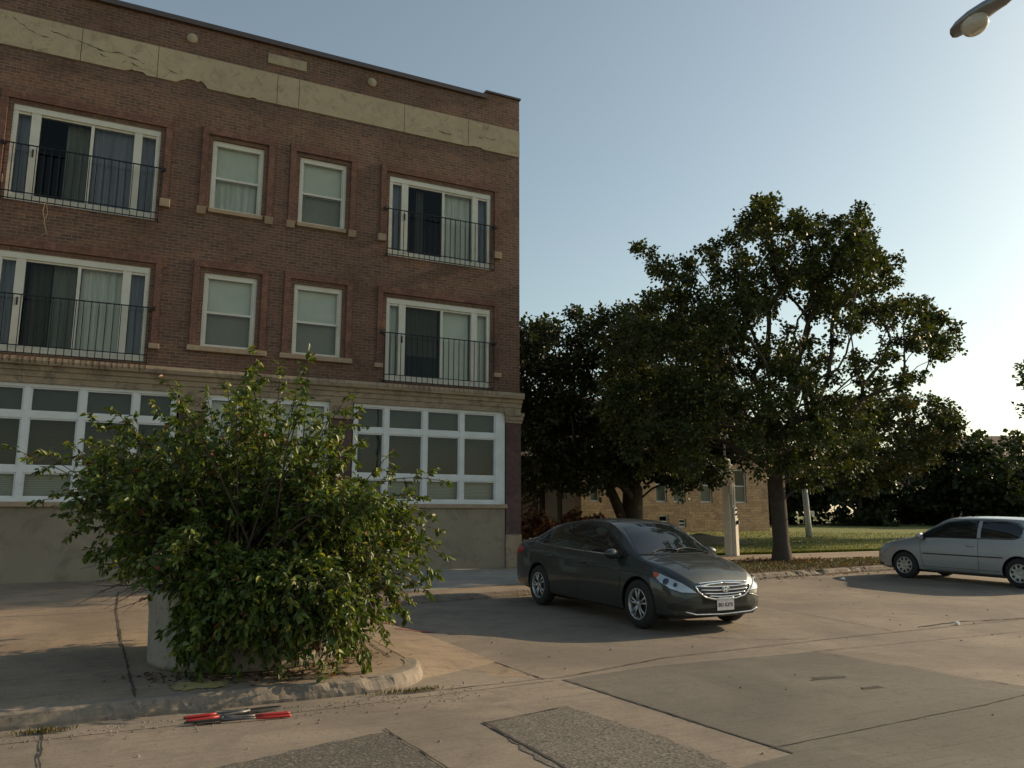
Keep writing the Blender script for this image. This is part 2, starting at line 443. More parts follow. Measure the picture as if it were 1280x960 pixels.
kerb_mesh(kerb_line, 'corner_kerb', .17, fade=lambda x, y: 1 if y < 7.98 or x < 2 else max(0, 1 - (y - 7.98) / .42), seed=3)
kerb_mesh([(2.9, 12.95), (4.2, 13.0), (9.2, 13.62), (24, 15.47), (120, 15.6)], 'bay_kerb', .16, seed=9)

# slabs, patches and cracks
def ragged(poly, amp=.03, seed=0):
    from mathutils import noise as ns
    out = []
    for a, b in zip(poly, poly[1:] + poly[:1]):
        n = max(1, int(math.hypot(b[0] - a[0], b[1] - a[1]) / .06))
        if min(a[1], b[1]) < 1: n = 1
        for i in range(n):
            x = a[0] + (b[0] - a[0]) * i / n; y = a[1] + (b[1] - a[1]) * i / n
            out.append((x + amp * (ns.noise(Vector((x * 8, y * 8, seed))) + .5 * ns.noise(Vector((x * 25, y * 25, seed)))), y + amp * (ns.noise(Vector((x * 8, y * 8, seed + 9))) + .5 * ns.noise(Vector((x * 25, y * 25, seed + 3))))))
    return out
flat = lambda x, y: road_z(y)
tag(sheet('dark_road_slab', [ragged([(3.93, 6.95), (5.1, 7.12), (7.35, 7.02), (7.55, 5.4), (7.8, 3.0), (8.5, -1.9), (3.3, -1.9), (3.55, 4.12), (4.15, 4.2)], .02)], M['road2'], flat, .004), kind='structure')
tag(sheet('patch_aggregate', [ragged([(2.62, 5.80), (3.45, 5.98), (3.62, 4.9), (3.60, 4.16), (3.45, 3.6), (2.5, 3.6)], .05, 2)], M['aggregate'], flat, .004), kind='structure')
tag(sheet('patch_asphalt', [ragged([(.62, 5.6), (1.84, 5.93), (1.93, 4.95), (2.05, 3.4), (.2, 3.4)], .05, 5)], M['asphalt'], flat, .004), kind='structure')
tag(sheet('gutter_pan', [[(-60, 6.72), (1.4, 6.8), (3.85, 6.95), (3.9, 7.2), (2.9, 7.55), (2.72, 7.4), (2.3, 7.2), (-60, 7.2)]], concrete('gutter_concrete', (.20, .165, .128), (.265, .218, .165)), flat, .003), kind='structure')

def crack(pts, w, name, zf=flat, dz=.008, jit=.012, seed=0):
    from mathutils import noise as ns
    P = []
    for a, b in zip(pts, pts[1:]):
        n = max(1, int(math.hypot(b[0] - a[0], b[1] - a[1]) / .07))
        for i in range(n): P.append((a[0] + (b[0] - a[0]) * i / n, a[1] + (b[1] - a[1]) * i / n))
    P.append(pts[-1]); mb = MB()
    for i, (x, y) in enumerate(P):
        a = P[max(i - 1, 0)]; b = P[min(i + 1, len(P) - 1)]
        t = Vector((b[0] - a[0], b[1] - a[1])).normalized(); j = ns.noise(Vector((x * 5, y * 5, seed))) * jit
        ww = w * (.45 + .9 * abs(ns.noise(Vector((x * 9, y * 9, seed + 5)))) * 1.6) / 2
        x += -t.y * j; y += t.x * j
        z = zf(x, y) + dz
        mb.v += [(x - t.y * ww, y + t.x * ww, z), (x + t.y * ww, y - t.x * ww, z)]
    for i in range(len(P) - 1): mb.f.append((2*i, 2*i+1, 2*i+3, 2*i+2)); mb.m.append(0)
    o = mb.build(name, M['crack'])
    for p in o.data.polygons:
        if p.normal.z < 0: p.flip()
    return tag(o, kind='structure')
wz = lambda x, y: walk_z(y)
crack([(.17, 7.35), (.06, 10), (-.03, 13), (-.03, 15.67)], .022, 'pavement_joint', wz, seed=1)
crack([(2.56, 8.1), (2.6, 9.4), (2.6, 13)], .02, 'pavement_joint', wz, seed=2)
crack([(1.95, 7.35), (1.93, 8.35), (1.9, 10)], .02, 'pavement_joint', wz, seed=3)
crack([(-10, 15.7), (-.03, 15.6), (4.3, 15.65)], .02, 'pavement_joint', wz, seed=4)
crack([(-10, 12.9), (-.03, 12.95), (2.7, 12.95)], .02, 'pavement_joint', wz, seed=5)
crack([(3.49, 10.9), (3.62, 8.9), (3.78, 7.03)], .022, 'road_joint', seed=6)
crack([(4.0, 7.05), (5.52, 7.45), (8.4, 7.6), (12.38, 7.68), (30, 7.7)], .02, 'road_joint', seed=7)
crack([(2.35, 7.02), (3.2, 7.05), (4.0, 7.05)], .015, 'road_joint', seed=8)
crack([(7.38, 7.05), (7.5, 6.0), (7.62, 4.9), (7.8, 3)], .02, 'road_joint', seed=9)
crack([(1.86, 6.0), (1.95, 4.95), (2.0, 3)], .022, 'road_joint', seed=10)
crack([(2.60, 5.85), (2.63, 4.7), (2.55, 3.5)], .028, 'road_joint', seed=11)
crack([(2.6, 5.82), (3.45, 6.0)], .018, 'road_joint', seed=12)
crack([(4.1, 4.35), (6.7, 4.5), (7.6, 4.6), (20, 4.7)], .014, 'road_joint', seed=13)
crack([(7.4, 7.02), (12, 6.9), (30, 6.8)], .014, 'road_joint', seed=14)
crack([(10.2, 7.78), (11.2, 7.9), (12.6, 7.72), (14.5, 7.9)], .045, 'road_crack', seed=15, jit=.05)
crack([(-.45, 7.2), (-.4, 6.3), (-.3, 5.0)], .018, 'road_joint', seed=16)
crack([(6.4, 8.9), (7.2, 8.0), (8.0, 7.7)], .016, 'road_crack', seed=17, jit=.05)
crack([(9.6, 7.7), (9.8, 10), (9.9, 13.6)], .016, 'road_joint', seed=18)
crack([(3.95, 6.93), (4.06, 5.5), (4.17, 4.2)], .014, 'road_joint', seed=19)
def blotch(pts, mat, name, zf, dz=.006):
    from mathutils import noise as ns
    cx = sum(p[0] for p in pts) / len(pts); cy = sum(p[1] for p in pts) / len(pts); out = []
    for i in range(40):
        u = i / 40 * len(pts); a = pts[int(u) % len(pts)]; b = pts[(int(u) + 1) % len(pts)]; t = u - int(u)
        x = a[0] + (b[0] - a[0]) * t; y = a[1] + (b[1] - a[1]) * t
        k = 1 + .35 * ns.noise(Vector((i * .9, cx, cy)))
        out.append((cx + (x - cx) * k, cy + (y - cy) * k))
    return tag(sheet(name, [out], mat, zf, dz), kind='structure')
blotch([(.45, 7.45), (.85, 7.45), (.95, 7.7), (.5, 7.78)], M['yellow'], 'yellow_paint', wz)
blotch([(3.1, 10.9), (3.5, 10.8), (3.62, 10.95), (3.3, 11.05)], M['red_mark'], 'red_paint', lambda x, y: road_z(y) + .12 * max(0, (3.6 - x) / .9), .012)
blotch([(3.3, 10.35), (3.8, 10.1), (3.75, 10.2), (3.5, 10.45)], M['red_mark'], 'red_paint', lambda x, y: road_z(y) + .12 * max(0, (3.6 - x) / .9), .012)
blotch([(6.1, 5.85), (6.5, 5.80), (6.55, 5.86), (6.2, 5.95)], M['crack'], 'oil_spot', flat, .007)
blotch([(6.2, 5.35), (6.45, 5.33), (6.46, 5.4), (6.25, 5.42)], M['crack'], 'oil_spot', flat, .007)

# loose grit near the kerb and on the road
rnd = random.Random(5); mb = MB()
for i in range(620):
    if i < 340: x = rnd.uniform(-1.2, 3.0); y = 7.0 - abs(rnd.gauss(0, .22)) ; z = .004
    elif i < 440: x = rnd.uniform(9.5, 20); y = bay_kerb_y(x) - .05 - abs(rnd.gauss(0, .2)); z = road_z(y)
    else: x = rnd.uniform(-1, 14); y = rnd.uniform(4.2, 12.5); z = road_z(y) if x > 3.8 or y < 7.1 else walk_z(y)
    s = rnd.uniform(.004, .013) * (1.5 if i > 340 else 1)
    c = Vector((x, y, z + s * .5)); ps = [c + Vector((math.cos(a) * s * rnd.uniform(.6, 1.2), math.sin(a) * s * rnd.uniform(.6, 1.2), -s * .5)) for a in (0, 1.3, 2.5, 3.8, 5.1)]
    top = c + Vector((0, 0, s * .5))
    for k in range(5): mb.face([ps[k], ps[(k + 1) % 5], top])
tag(mb.build('grit', [M['kerb']]), kind='stuff')
bpy.data.objects['grit']['label'] = 'loose grit and small stones scattered on the road and gutter'
bpy.data.objects['grit']['category'] = 'grit'

# ------------------------------------------------------------------ apartment building
D = 18.0
XL, XR = -3.55, 9.0
MIR = XL + XR
bld = empty('apartment_building', (2.72, D, .28), 0, 'three storey dark red brick apartment block with stone band and white framed storefront windows', 'building')
class BP:   # parts are written in world coordinates, then moved under the building
    pass
def under(o, root=bld):
    o.parent = root; o.matrix_parent_inverse = Matrix.Translation(-Vector(root.location)); return o

big = [(-2.70, .09), (5.36, 8.15)]
holes = []
for (a, b) in big: holes += [(a, b, 7.92, 10.0), (a, b, 4.76, 6.84)]
small = [(1.18, 2.31), (3.14, 4.27)]
for (a, b) in small: holes += [(a, b, 8.38, 10.05), (a, b, 5.22, 6.90)]
def holed_wall(x0, x1, z0, z1, y, holes, depth, mat, name):
    xs = sorted(set([x0, x1] + [h[0] for h in holes] + [h[1] for h in holes])); zs = sorted(set([z0, z1] + [h[2] for h in holes] + [h[3] for h in holes]))
    mb = MB()
    for a, b in zip(xs, xs[1:]):
        for c, d in zip(zs, zs[1:]):
            cx, cz = (a + b) / 2, (c + d) / 2
            if any(h[0] < cx < h[1] and h[2] < cz < h[3] for h in holes): continue
            mb.face([(a, y, c), (b, y, c), (b, y, d), (a, y, d)])
    for (a, b, c, d) in holes:
        y2 = y + depth
        mb.face([(a, y, c), (a, y, d), (a, y2, d), (a, y2, c)]); mb.face([(b, y, c), (b, y2, c), (b, y2, d), (b, y, d)])
        mb.face([(a, y, d), (b, y, d), (b, y2, d), (a, y2, d)]); mb.face([(a, y, c), (a, y2, c), (b, y2, c), (b, y, c)])
    return mb.build(name, mat)
ZC = 4.6
under(holed_wall(XL, XR, ZC, 12.78, D, holes, .24, M['brick'], 'brick_wall'))
mb = MB()
mb.face([(XR, D, .2), (XR, D + 14, .2), (XR, D + 14, 12.78), (XR, D, 12.78)]); mb.face([(XL, D, .2), (XL, D, 12.78), (XL, D + 14, 12.78), (XL, D + 14, .2)])
mb.face([(XL, D + 14, .2), (XL, D + 14, 12.78), (XR, D + 14, 12.78), (XR, D + 14, .2)])
mb.face([(XL, D + .3, 12.5), (XR, D + .3, 12.5), (XR, D + 14, 12.5), (XL, D + 14, 12.5)])
mb.face([(XL, D + .3, 12.78), (XL, D + .3, 12.5), (XR, D + .3, 12.5), (XR, D + .3, 12.78)])
under(mb.build('side_wall', M['brick']))
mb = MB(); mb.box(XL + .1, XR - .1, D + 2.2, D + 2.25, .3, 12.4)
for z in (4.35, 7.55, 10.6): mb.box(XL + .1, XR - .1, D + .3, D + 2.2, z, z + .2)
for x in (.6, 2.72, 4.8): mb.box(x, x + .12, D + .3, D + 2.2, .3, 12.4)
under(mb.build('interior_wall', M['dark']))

# coping with raised corner ends
mb = MB()
mb.box(XL + .95, 8.0, D - .055, D + .34, 12.78, 12.83)
mb.box(XL + .95, 8.0, D - .085, D - .055, 12.72, 12.84)
under(mb.build('parapet_coping', M['coping']))
for nm, (a, b) in (('r', (8.0, XR)), ('l', (XL, XL + .95))):
    mb = MB(); mb.box(a, b, D + .001, D + .34, 12.78, 12.93); under(mb.build('parapet_end', M['brick']))
    mb = MB(); mb.box(a - .03, b + .03, D - .05, D + .37, 12.93, 12.98); under(mb.build('end_coping', M['coping']))

# stone band: broken lower edge and separate slabs
from mathutils import noise as NS
js = [XL, -.09, 2.52, 3.03, 5.69, 7.47, XR]
js = [XL, -1.6, -.09, 2.52, 3.03, 5.69, 7.47, XR]
def band_lo(x):
    z = 11.24
    for (x0, x1, h) in ((.30, .98, .17), (-.75, -.30, .07), (7.45, 7.9, .05), (1.9, 2.05, .04)):
        if x0 < x < x1:
            t = (x - x0) / (x1 - x0); z += h * min(1, min(t * 3.2, (1 - t) * 8)) * (.75 + .5 * NS.noise(Vector((x * 14, 0, 0))))
    return z
mb = MB()
for a, b in zip(js, js[1:]):
    a += .006; b -= .006; n = max(2, int((b - a) / .04)); xs = [a + (b - a) * i / n for i in range(n + 1)]
    y = D - .028
    for p, q in zip(xs, xs[1:]):
        zp, zq = band_lo(p), band_lo(q)
        mb.face([(p, y, zp), (q, y, zq), (q, y, 12.0), (p, y, 12.0)]); mb.face([(p, D + .01, zp), (q, D + .01, zq), (q, y, zq), (p, y, zp)])
        mb.face([(p, y, 12.0), (q, y, 12.0), (q, D + .01, 12.0), (p, D + .01, 12.0)])
    for x in (a, b): mb.face([(x, y, band_lo(x)), (x, y, 12.0), (x, D + .01, 12.0), (x, D + .01, band_lo(x))])
band = under(mb.build('stone_band', M['stone']))
for pts in ([(-2.2, 11.78), (-1.9, 11.72), (-1.5, 11.66), (-1.2, 11.58), (-.9, 11.62), (-.6, 11.58), (-.35, 11.5)], [(-1.25, 11.50), (-1.15, 11.46), (-1.08, 11.48)],
            [(-.62, 11.46), (-.5, 11.40), (-.36, 11.36)], [(2.0, 11.85), (2.08, 11.7), (2.18, 11.62)], [(7.75, 11.55), (7.95, 11.6), (8.15, 11.57), (8.3, 11.62)],
            [(-2.9, 11.9), (-2.7, 11.75), (-2.45, 11.62), (-2.2, 11.6)], [(.0, 11.55), (.2, 11.47), (.35, 11.42)], [(6.6, 11.5), (6.8, 11.45), (7.0, 11.47)]):
    mb = MB(); y = D - .0305; n = int((pts[-1][0] - pts[0][0]) / .035) + 2
    for i in range(n + 1):
        x = pts[0][0] + (pts[-1][0] - pts[0][0]) * i / n
        zc = float(np.interp(x, [p[0] for p in pts], [p[1] for p in pts])) + .03 * NS.noise(Vector((x * 11, 3, 0)))
        w_ = (.003 + .020 * max(0, NS.noise(Vector((x * 6, 9, 1))) + .25)) * (1 if 0 < i < n else .1)
        mb.v += [(x, y, zc - w_), (x, y, zc + w_ * .8)]
    mb.f = [(2*i, 2*i+2, 2*i+3, 2*i+1) for i in range(n)]; mb.m = [0] * n
    mb.build('crack', M['crack'], band)


for x in (.58, 4.82):
    mb = MB(); mb.lathe([(.001, -.05), (.075, -.05), (.085, -.04), (.10, -.045), (.115, -.03), (.118, .0)], 24, (x, D, 12.40), 'Y')
    under(mb.build('rosette', M['stone'], smooth=True, fix=True))
mb = MB(); mb.box(2.27, 3.18, D - .03, D + .02, 12.25, 12.5); under(mb.build('name_panel', M['stone'], bevel=.008))

# cornice above the ground floor: stacked mouldings
mb = MB(); prof = [(.0, 4.70), (.20, 4.67), (.22, 4.60), (.20, 4.52), (.13, 4.50), (.12, 4.42), (.085, 4.405), (.08, 4.30), (.055, 4.29), (.05, 4.17), (.0, 4.17)]
x0, x1 = XL - .0, XR + .0
n0 = len(prof); ring = []
for (o_, z) in prof: ring.append([(x0 - o_ * .2, D + 3, z), (x0 - o_ * .2, D - o_, z), (x1 + o_ * .2, D - o_, z), (x1 + o_ * .2, D + 3, z)])
for a, b in zip(ring, ring[1:]):
    for k in range(3): mb.face([b[k], b[k + 1], a[k + 1], a[k]])
# rust streaks where the railing drips onto the ledge (a surface mark, in the same mesh)
rnd = random.Random(3)
for (a, b, n, k) in ((-2.65, .2, 26, 1.0), (5.3, 8.2, 22, .6)):
    for i in range(n):
        x = a + (b - a) * (i + .5) / n + rnd.uniform(-.02, .02); w = rnd.uniform(.008, .022) * k; l = rnd.uniform(.3, 1) * k
        mb.face([(x - w, D - .222, 4.605), (x + w, D - .222, 4.605), (x + w * .6, D - .2235 + .02 * l, 4.60 - .075 * l), (x - w * .6, D - .2235 + .02 * l, 4.60 - .075 * l)], 1)
        mb.face([(x - w, D - .2235, 4.61), (x + w, D - .2235, 4.61), (x + w, D - .205, 4.6725), (x - w, D - .205, 4.6725)], 1)
under(mb.build('cornice', [M['cornice'], M['rust']]))

# projecting brick surrounds and stone sill blocks
def surround(a, b, z0, z1, zs, w=.13, inner=.10, blocks=True):
    mb = MB(); hd = .17
    for (p, q) in ((a - inner - w, a - inner), (b + inner, b + inner + w)):
        mb.box(p, q, D - .05, D + .01, zs, z1 + .10)
    mb.box(a - inner - w, b + inner + w, D - .052, D + .01, z1 + .10, z1 + .10 + hd)
    under(mb.build('brick_surround', M['brick_trim']))
for (a, b) in big:
    surround(a, b, 7.92, 10.0, 8.42); surround(a, b, 4.76, 6.84, 5.17)
    for (z0, z1) in ((8.24, 8.42), (5.06, 5.17)):
        for x in (a - .17, b + .17):
            mb = MB(); mb.box(x - .11, x + .11, D - .10, D + .01, z0, z1); under(mb.build('sill_block', M['sill'], bevel=.012))
for (a, b) in small:
    surround(a, b, 8.38, 10.05, 8.40); surround(a, b, 5.22, 6.9, 5.22)
    for x in (a - .165, b + .165):
        mb = MB()
        v = [(x - .10, D - .02, 8.40), (x + .10, D - .02, 8.40), (x + .10, D - .11, 8.38), (x - .10, D - .11, 8.38), (x - .10, D + .01, 8.21), (x + .10, D + .01, 8.21), (x + .08, D - .07, 8.22), (x - .08, D - .07, 8.22)]
        mb.v = v; mb.f = [(0, 1, 2, 3), (3, 2, 6, 7), (7, 6, 5, 4), (1, 5, 6, 2), (0, 3, 7, 4)]; mb.m = [0] * 5
        under(mb.build('sill_block', M['sill'], fix=True))
    mb = MB(); mb.box(a - .02, b + .02, D - .07, D + .2, 8.29, 8.385); under(mb.build('stone_sill', M['sill'], bevel=.01))
    mb = MB(); mb.box(a - .27, b + .27, D - .08, D + .2, 5.10, 5.215); under(mb.build('stone_sill', M['sill'], bevel=.01))

def sub(o, par):
    o.parent = par; return o
def pane(x0, x1, z0, z1, y, par, mat='glass'):
    mb = MB(); mb.face([(x0, y, z0), (x1, y, z0), (x1, y, z1), (x0, y, z1)]); return sub(mb.build('pane', M[mat]), par)
def drape(x0, x1, z0, z1, y, par, mat, folds=True, name='curtain', amp=.022, per=.13):
    mb = MB(); n = max(2, int((x1 - x0) / .02)) if folds else 1; v = []
    for i in range(n + 1):
        x = x0 + (x1 - x0) * i / n; yy = y + (amp * math.sin(x / per * 6.28 + 2 * math.sin(x * 7)) if folds else 0)
        v += [(x, yy, z0), (x, yy, z1)]
    mb.v = v; mb.f = [(2*i, 2*i+2, 2*i+3, 2*i+1) for i in range(n)]; mb.m = [0] * n
    return sub(mb.build(name, M[mat], smooth=folds), par)

def door_window(a, z0, z1, n):
    b = a + 2.79; mb = MB(); y0, y1 = D + .03, D + .15; W = 2.79
    def fr(xa, xb, za, zb, dy=0): mb.box(xa, xb, y0 + dy, y1, za, zb)
    fr(a, b, z1 - .13, z1, -.01); fr(a, b, z0, z0 + .12, -.01)
    zt, zb_ = z1 - .13, z0 + .12
    fr(a, a + .09, zb_, zt); fr(b - .09, b, zb_, zt)
    fr(a + .33, a + .50, zb_, zt); fr(b - .52, b - .36, zb_, zt)
    fr(a + 1.43, a + 1.49, zb_, zt, .02)
    for (p, q, m_) in ((a + .50, a + 1.43, .04), (a + 1.49, b - .52, .045)):
        mb.box(p, q, y0 + .03, y1 - .01, zt - m_, zt); mb.box(p, q, y0 + .03, y1 - .01, zb_, zb_ + m_)
    for (p, q) in ((a + .09, a + .33), (b - .36, b - .09)):
        mb.box(p, q, y0 + .02, y1 - .01, zt - .05, zt); mb.box(p, q, y0 + .02, y1 - .01, zb_, zb_ + .05)
    f = under(mb.build('window', M['frame']))
    pane(a + .09, a + .33, zb_ + .05, zt - .05, D + .09, f); pane(b - .36, b - .09, zb_ + .05, zt - .05, D + .09, f)
    pane(a + .50, a + 1.43, zb_ + .04, zt - .04, D + .085, f, 'glass_dark'); pane(a + 1.49, b - .52, zb_ + .045, zt - .045, D + .10, f)
    cm = {0: 'curtain_blue', 1: 'curtain', 2: 'curtain', 3: 'shade'}[n]
    sm = {0: 'curtain_blue', 1: 'curtain_blue', 2: 'curtain_blue', 3: 'shade'}[n]
    drape(a + 1.5 if n != 0 else a + 1.5, b - .53, zb_, zt, D + .24, f, cm, n != 3)
    drape(a + .06, a + .36, zb_, zt, D + .24, f, 'curtain_blue' if n != 3 else 'curtain'); drape(b - .38, b - .06, zb_, zt, D + .24, f, sm, n != 3)
    if n in (0, 2): drape(a + .98, a + 1.4, zb_, zt, D + .3, f, 'curtain', True)
    if n == 1: drape(a + .8, a + 1.0, zb_, zt, D + .3, f, 'shade_tan', True)
    if n == 2: drape(a + .55, a + .95, zb_, zt, D + .36, f, 'shade_tan', True)
    if n == 3: drape(a + .52, a + 1.40, zb_ + .6, zt, D + .26, f, 'shade_tan', True)
    mb = MB(); mb.box(a + .40, a + .43, D + .0, D + .03, z0 + .98, z0 + 1.14); sub(mb.build('door_handle', M['black']), f)
    # guard rail
    r = MB(); yr = D - .11; xa, xb = a - .06, b + .06; top = z0 + 1.17
    for z, h in ((top, .022), (z0 + .14, .018), (z0 - .01, .018)):
        r.box(xa, xb, yr - .012, yr + .012, z - h / 2, z + h / 2)
    for x in (xa, xb):
        r.box(x - .012, x + .012, yr + .012, D + .0, top - .012, top + .012); r.box(x - .012, x + .012, yr + .012, D, z0 - .02, z0)
    for x in (xa - .09, xb + .03): r.box(x, x + .06, D - .075, D - .001, top - .04, top + .04)
    npk = 21
    for i in range(npk + 1):
        x = xa + (xb - xa) * i / npk; r.box(x - .0075, x + .0075, yr - .0075, yr + .0075, z0 - .03, top)
    under(r.build('guard_rail', M['iron']))
k = 0
for z0, z1 in ((7.92, 10.0), (4.76, 6.84)):
    for (a, b) in big:
        door_window(a, z0, z1, k); k += 1

def sash(a, b, z0, z1, lower):
    mb = MB(); y0, y1 = D + .05, D + .16; t = .075
    mb.box(a, a + t, y0, y1, z0, z1); mb.box(b - t, b, y0, y1, z0, z1); mb.box(a + t, b - t, y0, y1, z1 - .12, z1); mb.box(a + t, b - t, y0, y1, z0, z0 + .06)
    zm = z0 + (z1 - z0) * .47; mb.box(a + t, b - t, y0 + .02, y1 - .01, zm - .025, zm + .025)
    for (p, q) in ((a + t, a + t + .03), (b - t - .03, b - t)): mb.box(p, q, y0 + .03, y1 - .02, z0 + .06, z1 - .12)
    f = under(mb.build('window', M['frame']))
    pane(a + t + .03, b - t - .03, z0 + .06, zm - .025, D + .09, f); pane(a + t + .03, b - t - .03, zm + .025, z1 - .12, D + .10, f)
    drape(a + t, b - t, zm - .02, z1 - .1, D + .19, f, 'shade', False, 'blind')
    drape(a + t, b - t, z0 + .05, zm + .02, D + .23, f, lower, lower == 'curtain', 'blind')
sash(1.18, 2.31, 8.38, 10.05, 'curtain'); sash(3.14, 4.27, 8.38, 10.05, 'shade_tan')
sash(1.18, 2.31, 5.22, 6.90, 'shade_tan'); sash(3.14, 4.27, 5.22, 6.90, 'shade_tan')

# ground floor
def storefront(x0, x1, cols, post_side):
    mb = MB(); y0, y1 = D + .02, D + .14; zb_, zt = 1.83, 4.17
    mb.box(x0, x1, y0 - .01, y1, zt - .07, zt); mb.box(x0, x1, y0 - .01, y1, zb_, zb_ + .08)
    rows = [(zb_ + .08, 2.40), (2.52, 3.48), (3.60, zt - .07)]
    for z in (2.40, 3.48): mb.box(x0, x1, y0, y1, z, z + .12)
    edges = [x0] + cols + [x1]
    for i, x in enumerate(cols): mb.box(x - .055, x + .055, y0 - .004, y1, zb_ + .08, zt - .07)
    if post_side > 0: mb.box(x1 - .26, x1, y0 - .006, y1, zb_ + .08, zt - .07); mb.box(x0, x0 + .09, y0 - .006, y1, zb_ + .08, zt - .07); lo, hi = x0 + .09, x1 - .26
    else: mb.box(x0, x0 + .26, y0 - .006, y1, zb_ + .08, zt - .07); mb.box(x1 - .09, x1, y0 - .006, y1, zb_ + .08, zt - .07); lo, hi = x0 + .26, x1 - .09
    xs = [lo] + cols + [hi]; cells = []
    for i in range(len(xs) - 1):
        p = xs[i] + (.055 if i else 0); q = xs[i + 1] - (.055 if i < len(xs) - 2 else 0)
        for (c, d) in rows:
            e = .032
            mb.box(p, p + e, y0 + .02, y1 - .01, c, d); mb.box(q - e, q, y0 + .02, y1 - .01, c, d); mb.box(p + e, q - e, y0 + .02, y1 - .01, c, c + e); mb.box(p + e, q - e, y0 + .02, y1 - .01, d - e, d)
            cells.append((p + e, q - e, c + e, d - e))
    f = under(mb.build('window', M['white']))
    for (p, q, c, d) in cells: pane(p, q, c, d, D + .085, f)
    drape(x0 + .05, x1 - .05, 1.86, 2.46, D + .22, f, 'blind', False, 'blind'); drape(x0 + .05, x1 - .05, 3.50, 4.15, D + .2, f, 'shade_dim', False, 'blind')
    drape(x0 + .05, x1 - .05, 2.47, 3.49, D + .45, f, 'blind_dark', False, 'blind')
    mb = MB(); mb.box(x0 - .04, x1 + .04, D - .07, D + .14, 1.73, 1.83); under(mb.build('sill', M['sill'], bevel=.012))
    mb = MB(); mb.box(x0 - .0, x1 + .0, D - .0, D + .2, .2, 1.73); under(mb.build('stucco_wall', M['stucco']))
storefront(4.64, 8.58, [5.44, 6.42, 7.39], 1)
storefront(MIR - 8.58, MIR - 4.64, [MIR - 7.39, MIR - 6.42, MIR - 5.44], -1)
# wall over the shopfront heads, and brick above up to the cornice
mb = MB(); mb.box(XL, XR, D + .03, D + .24, 4.165, ZC); under(mb.build('lintel', M['cornice']))
def pier(a, b, scroll):
    mb = MB(); mb.box(a, b, D - .03, D + .2, 1.08, 3.9 if not scroll else 3.78); under(mb.build('brick_pier', M['brick_pier']))
    mb = MB(); mb.box(a - .01, b + .01, D - .045, D + .2, .2, 1.08); under(mb.build('pier_base', M['cornice'], bevel=.01))
    mb = MB()
    if scroll:
        mb.box(a, b, D - .045, D + .2, 3.78, 4.17); mb.box(a - .03, b + .03, D - .075, D + .2, 3.78, 3.84)
        c = (a + b) / 2
        for sx in (-1, 1):
            pts = [(c + sx * (.13 + .075 * math.cos(t) * (1 - t / 14)), D - .06, 4.02 + .075 * math.sin(t) * (1 - t / 14)) for t in [i * .45 for i in range(22)]]
            mb.tube(pts, .014, 6)
            mb.tube([(c + sx * .02, D - .06, 3.9), (c + sx * .05, D - .06, 4.0), (c + sx * .03, D - .06, 4.08)], .016, 6)
            mb.tube([(c + sx * .24, D - .06, 3.9), (c + sx * .2, D - .06, 3.93), (c + sx * .12, D - .06, 3.9), (c, D - .06, 3.93)], .012, 6)
        mb.lathe([(.001, -.03), (.035, -.02), (.04, .02)], 12, (c, D - .05, 4.05), 'Y')
    else:
        mb.box(a - .05, b + .07, D - .10, D + .3, 4.08, 4.17); mb.box(a - .03, b + .05, D - .075, D + .3, 3.98, 4.08); mb.box(a - .01, b + .03, D - .05, D + .3, 3.9, 3.98)
    under(mb.build('pier_capital', M['cornice']))
pier(8.60, XR + .02, False); pier(XL - .02, MIR - 8.60, False); pier(4.07, 4.60, True); pier(MIR - 4.60, MIR - 4.07, True)
# entrance bay
mb = MB(); a, b = MIR - 4.07, 4.07
mb.box(a, a + .12, D + .02, D + .16, .3, 4.17); mb.box(b - .12, b, D + .02, D + .16, .3, 4.17); mb.box(a + .12, b - .12, D + .02, D + .16, 4.05, 4.17); mb.box(a + .12, b - .12, D + .02, D + .16, 2.45, 2.6)
for x in (2.02, 3.36): mb.box(x, x + .12, D + .02, D + .16, .3, 4.05)
mb.box(a + .12, 2.02, D + .03, D + .15, .3, .95); mb.box(3.48, b - .12, D + .03, D + .15, .3, .95)
f = under(mb.build('entrance_frame', M['white']))
for (p, q, c, d) in ((a + .12, 2.02, .95, 2.45), (3.48, b - .12, .95, 2.45), (a + .12, 2.02, 2.6, 4.05), (2.14, 3.36, 2.6, 4.05), (3.48, b - .12, 2.6, 4.05)): pane(p, q, c, d, D + .09, f)
drape(a + .1, b - .1, 2.6, 4.05, D + .22, f, 'shade', False, 'blind')
mb = MB(); mb.box(2.14, 3.36, D + .07, D + .12, .3, 2.45); dr = under(mb.build('door', plain('door_paint', (.10, .06, .045), .5)))
mb = MB(); mb.tube([(3.25, D + .07, 1.3), (3.25, D + .02, 1.3), (3.25, D + .02, 1.5), (3.25, D + .07, 1.5)], .012, 8); sub(mb.build('handle', M['steel']), dr)
# a loose cable hanging under the upper left rail
mb = MB(); mb.tube([(-1.95, D - .12, 7.95), (-1.9, D - .10, 7.7), (-1.96, D - .08, 7.5), (-1.9, D - .06, 7.3), (-1.98, D - .06, 7.22)], .008, 5)
mb.tube([(-1.95, D - .12, 7.95), (-1.99, D - .11, 7.75), (-1.93, D - .08, 7.45), (-1.88, D - .06, 7.25)], .007, 5)
under(mb.build('hanging_cable', M['sill']))

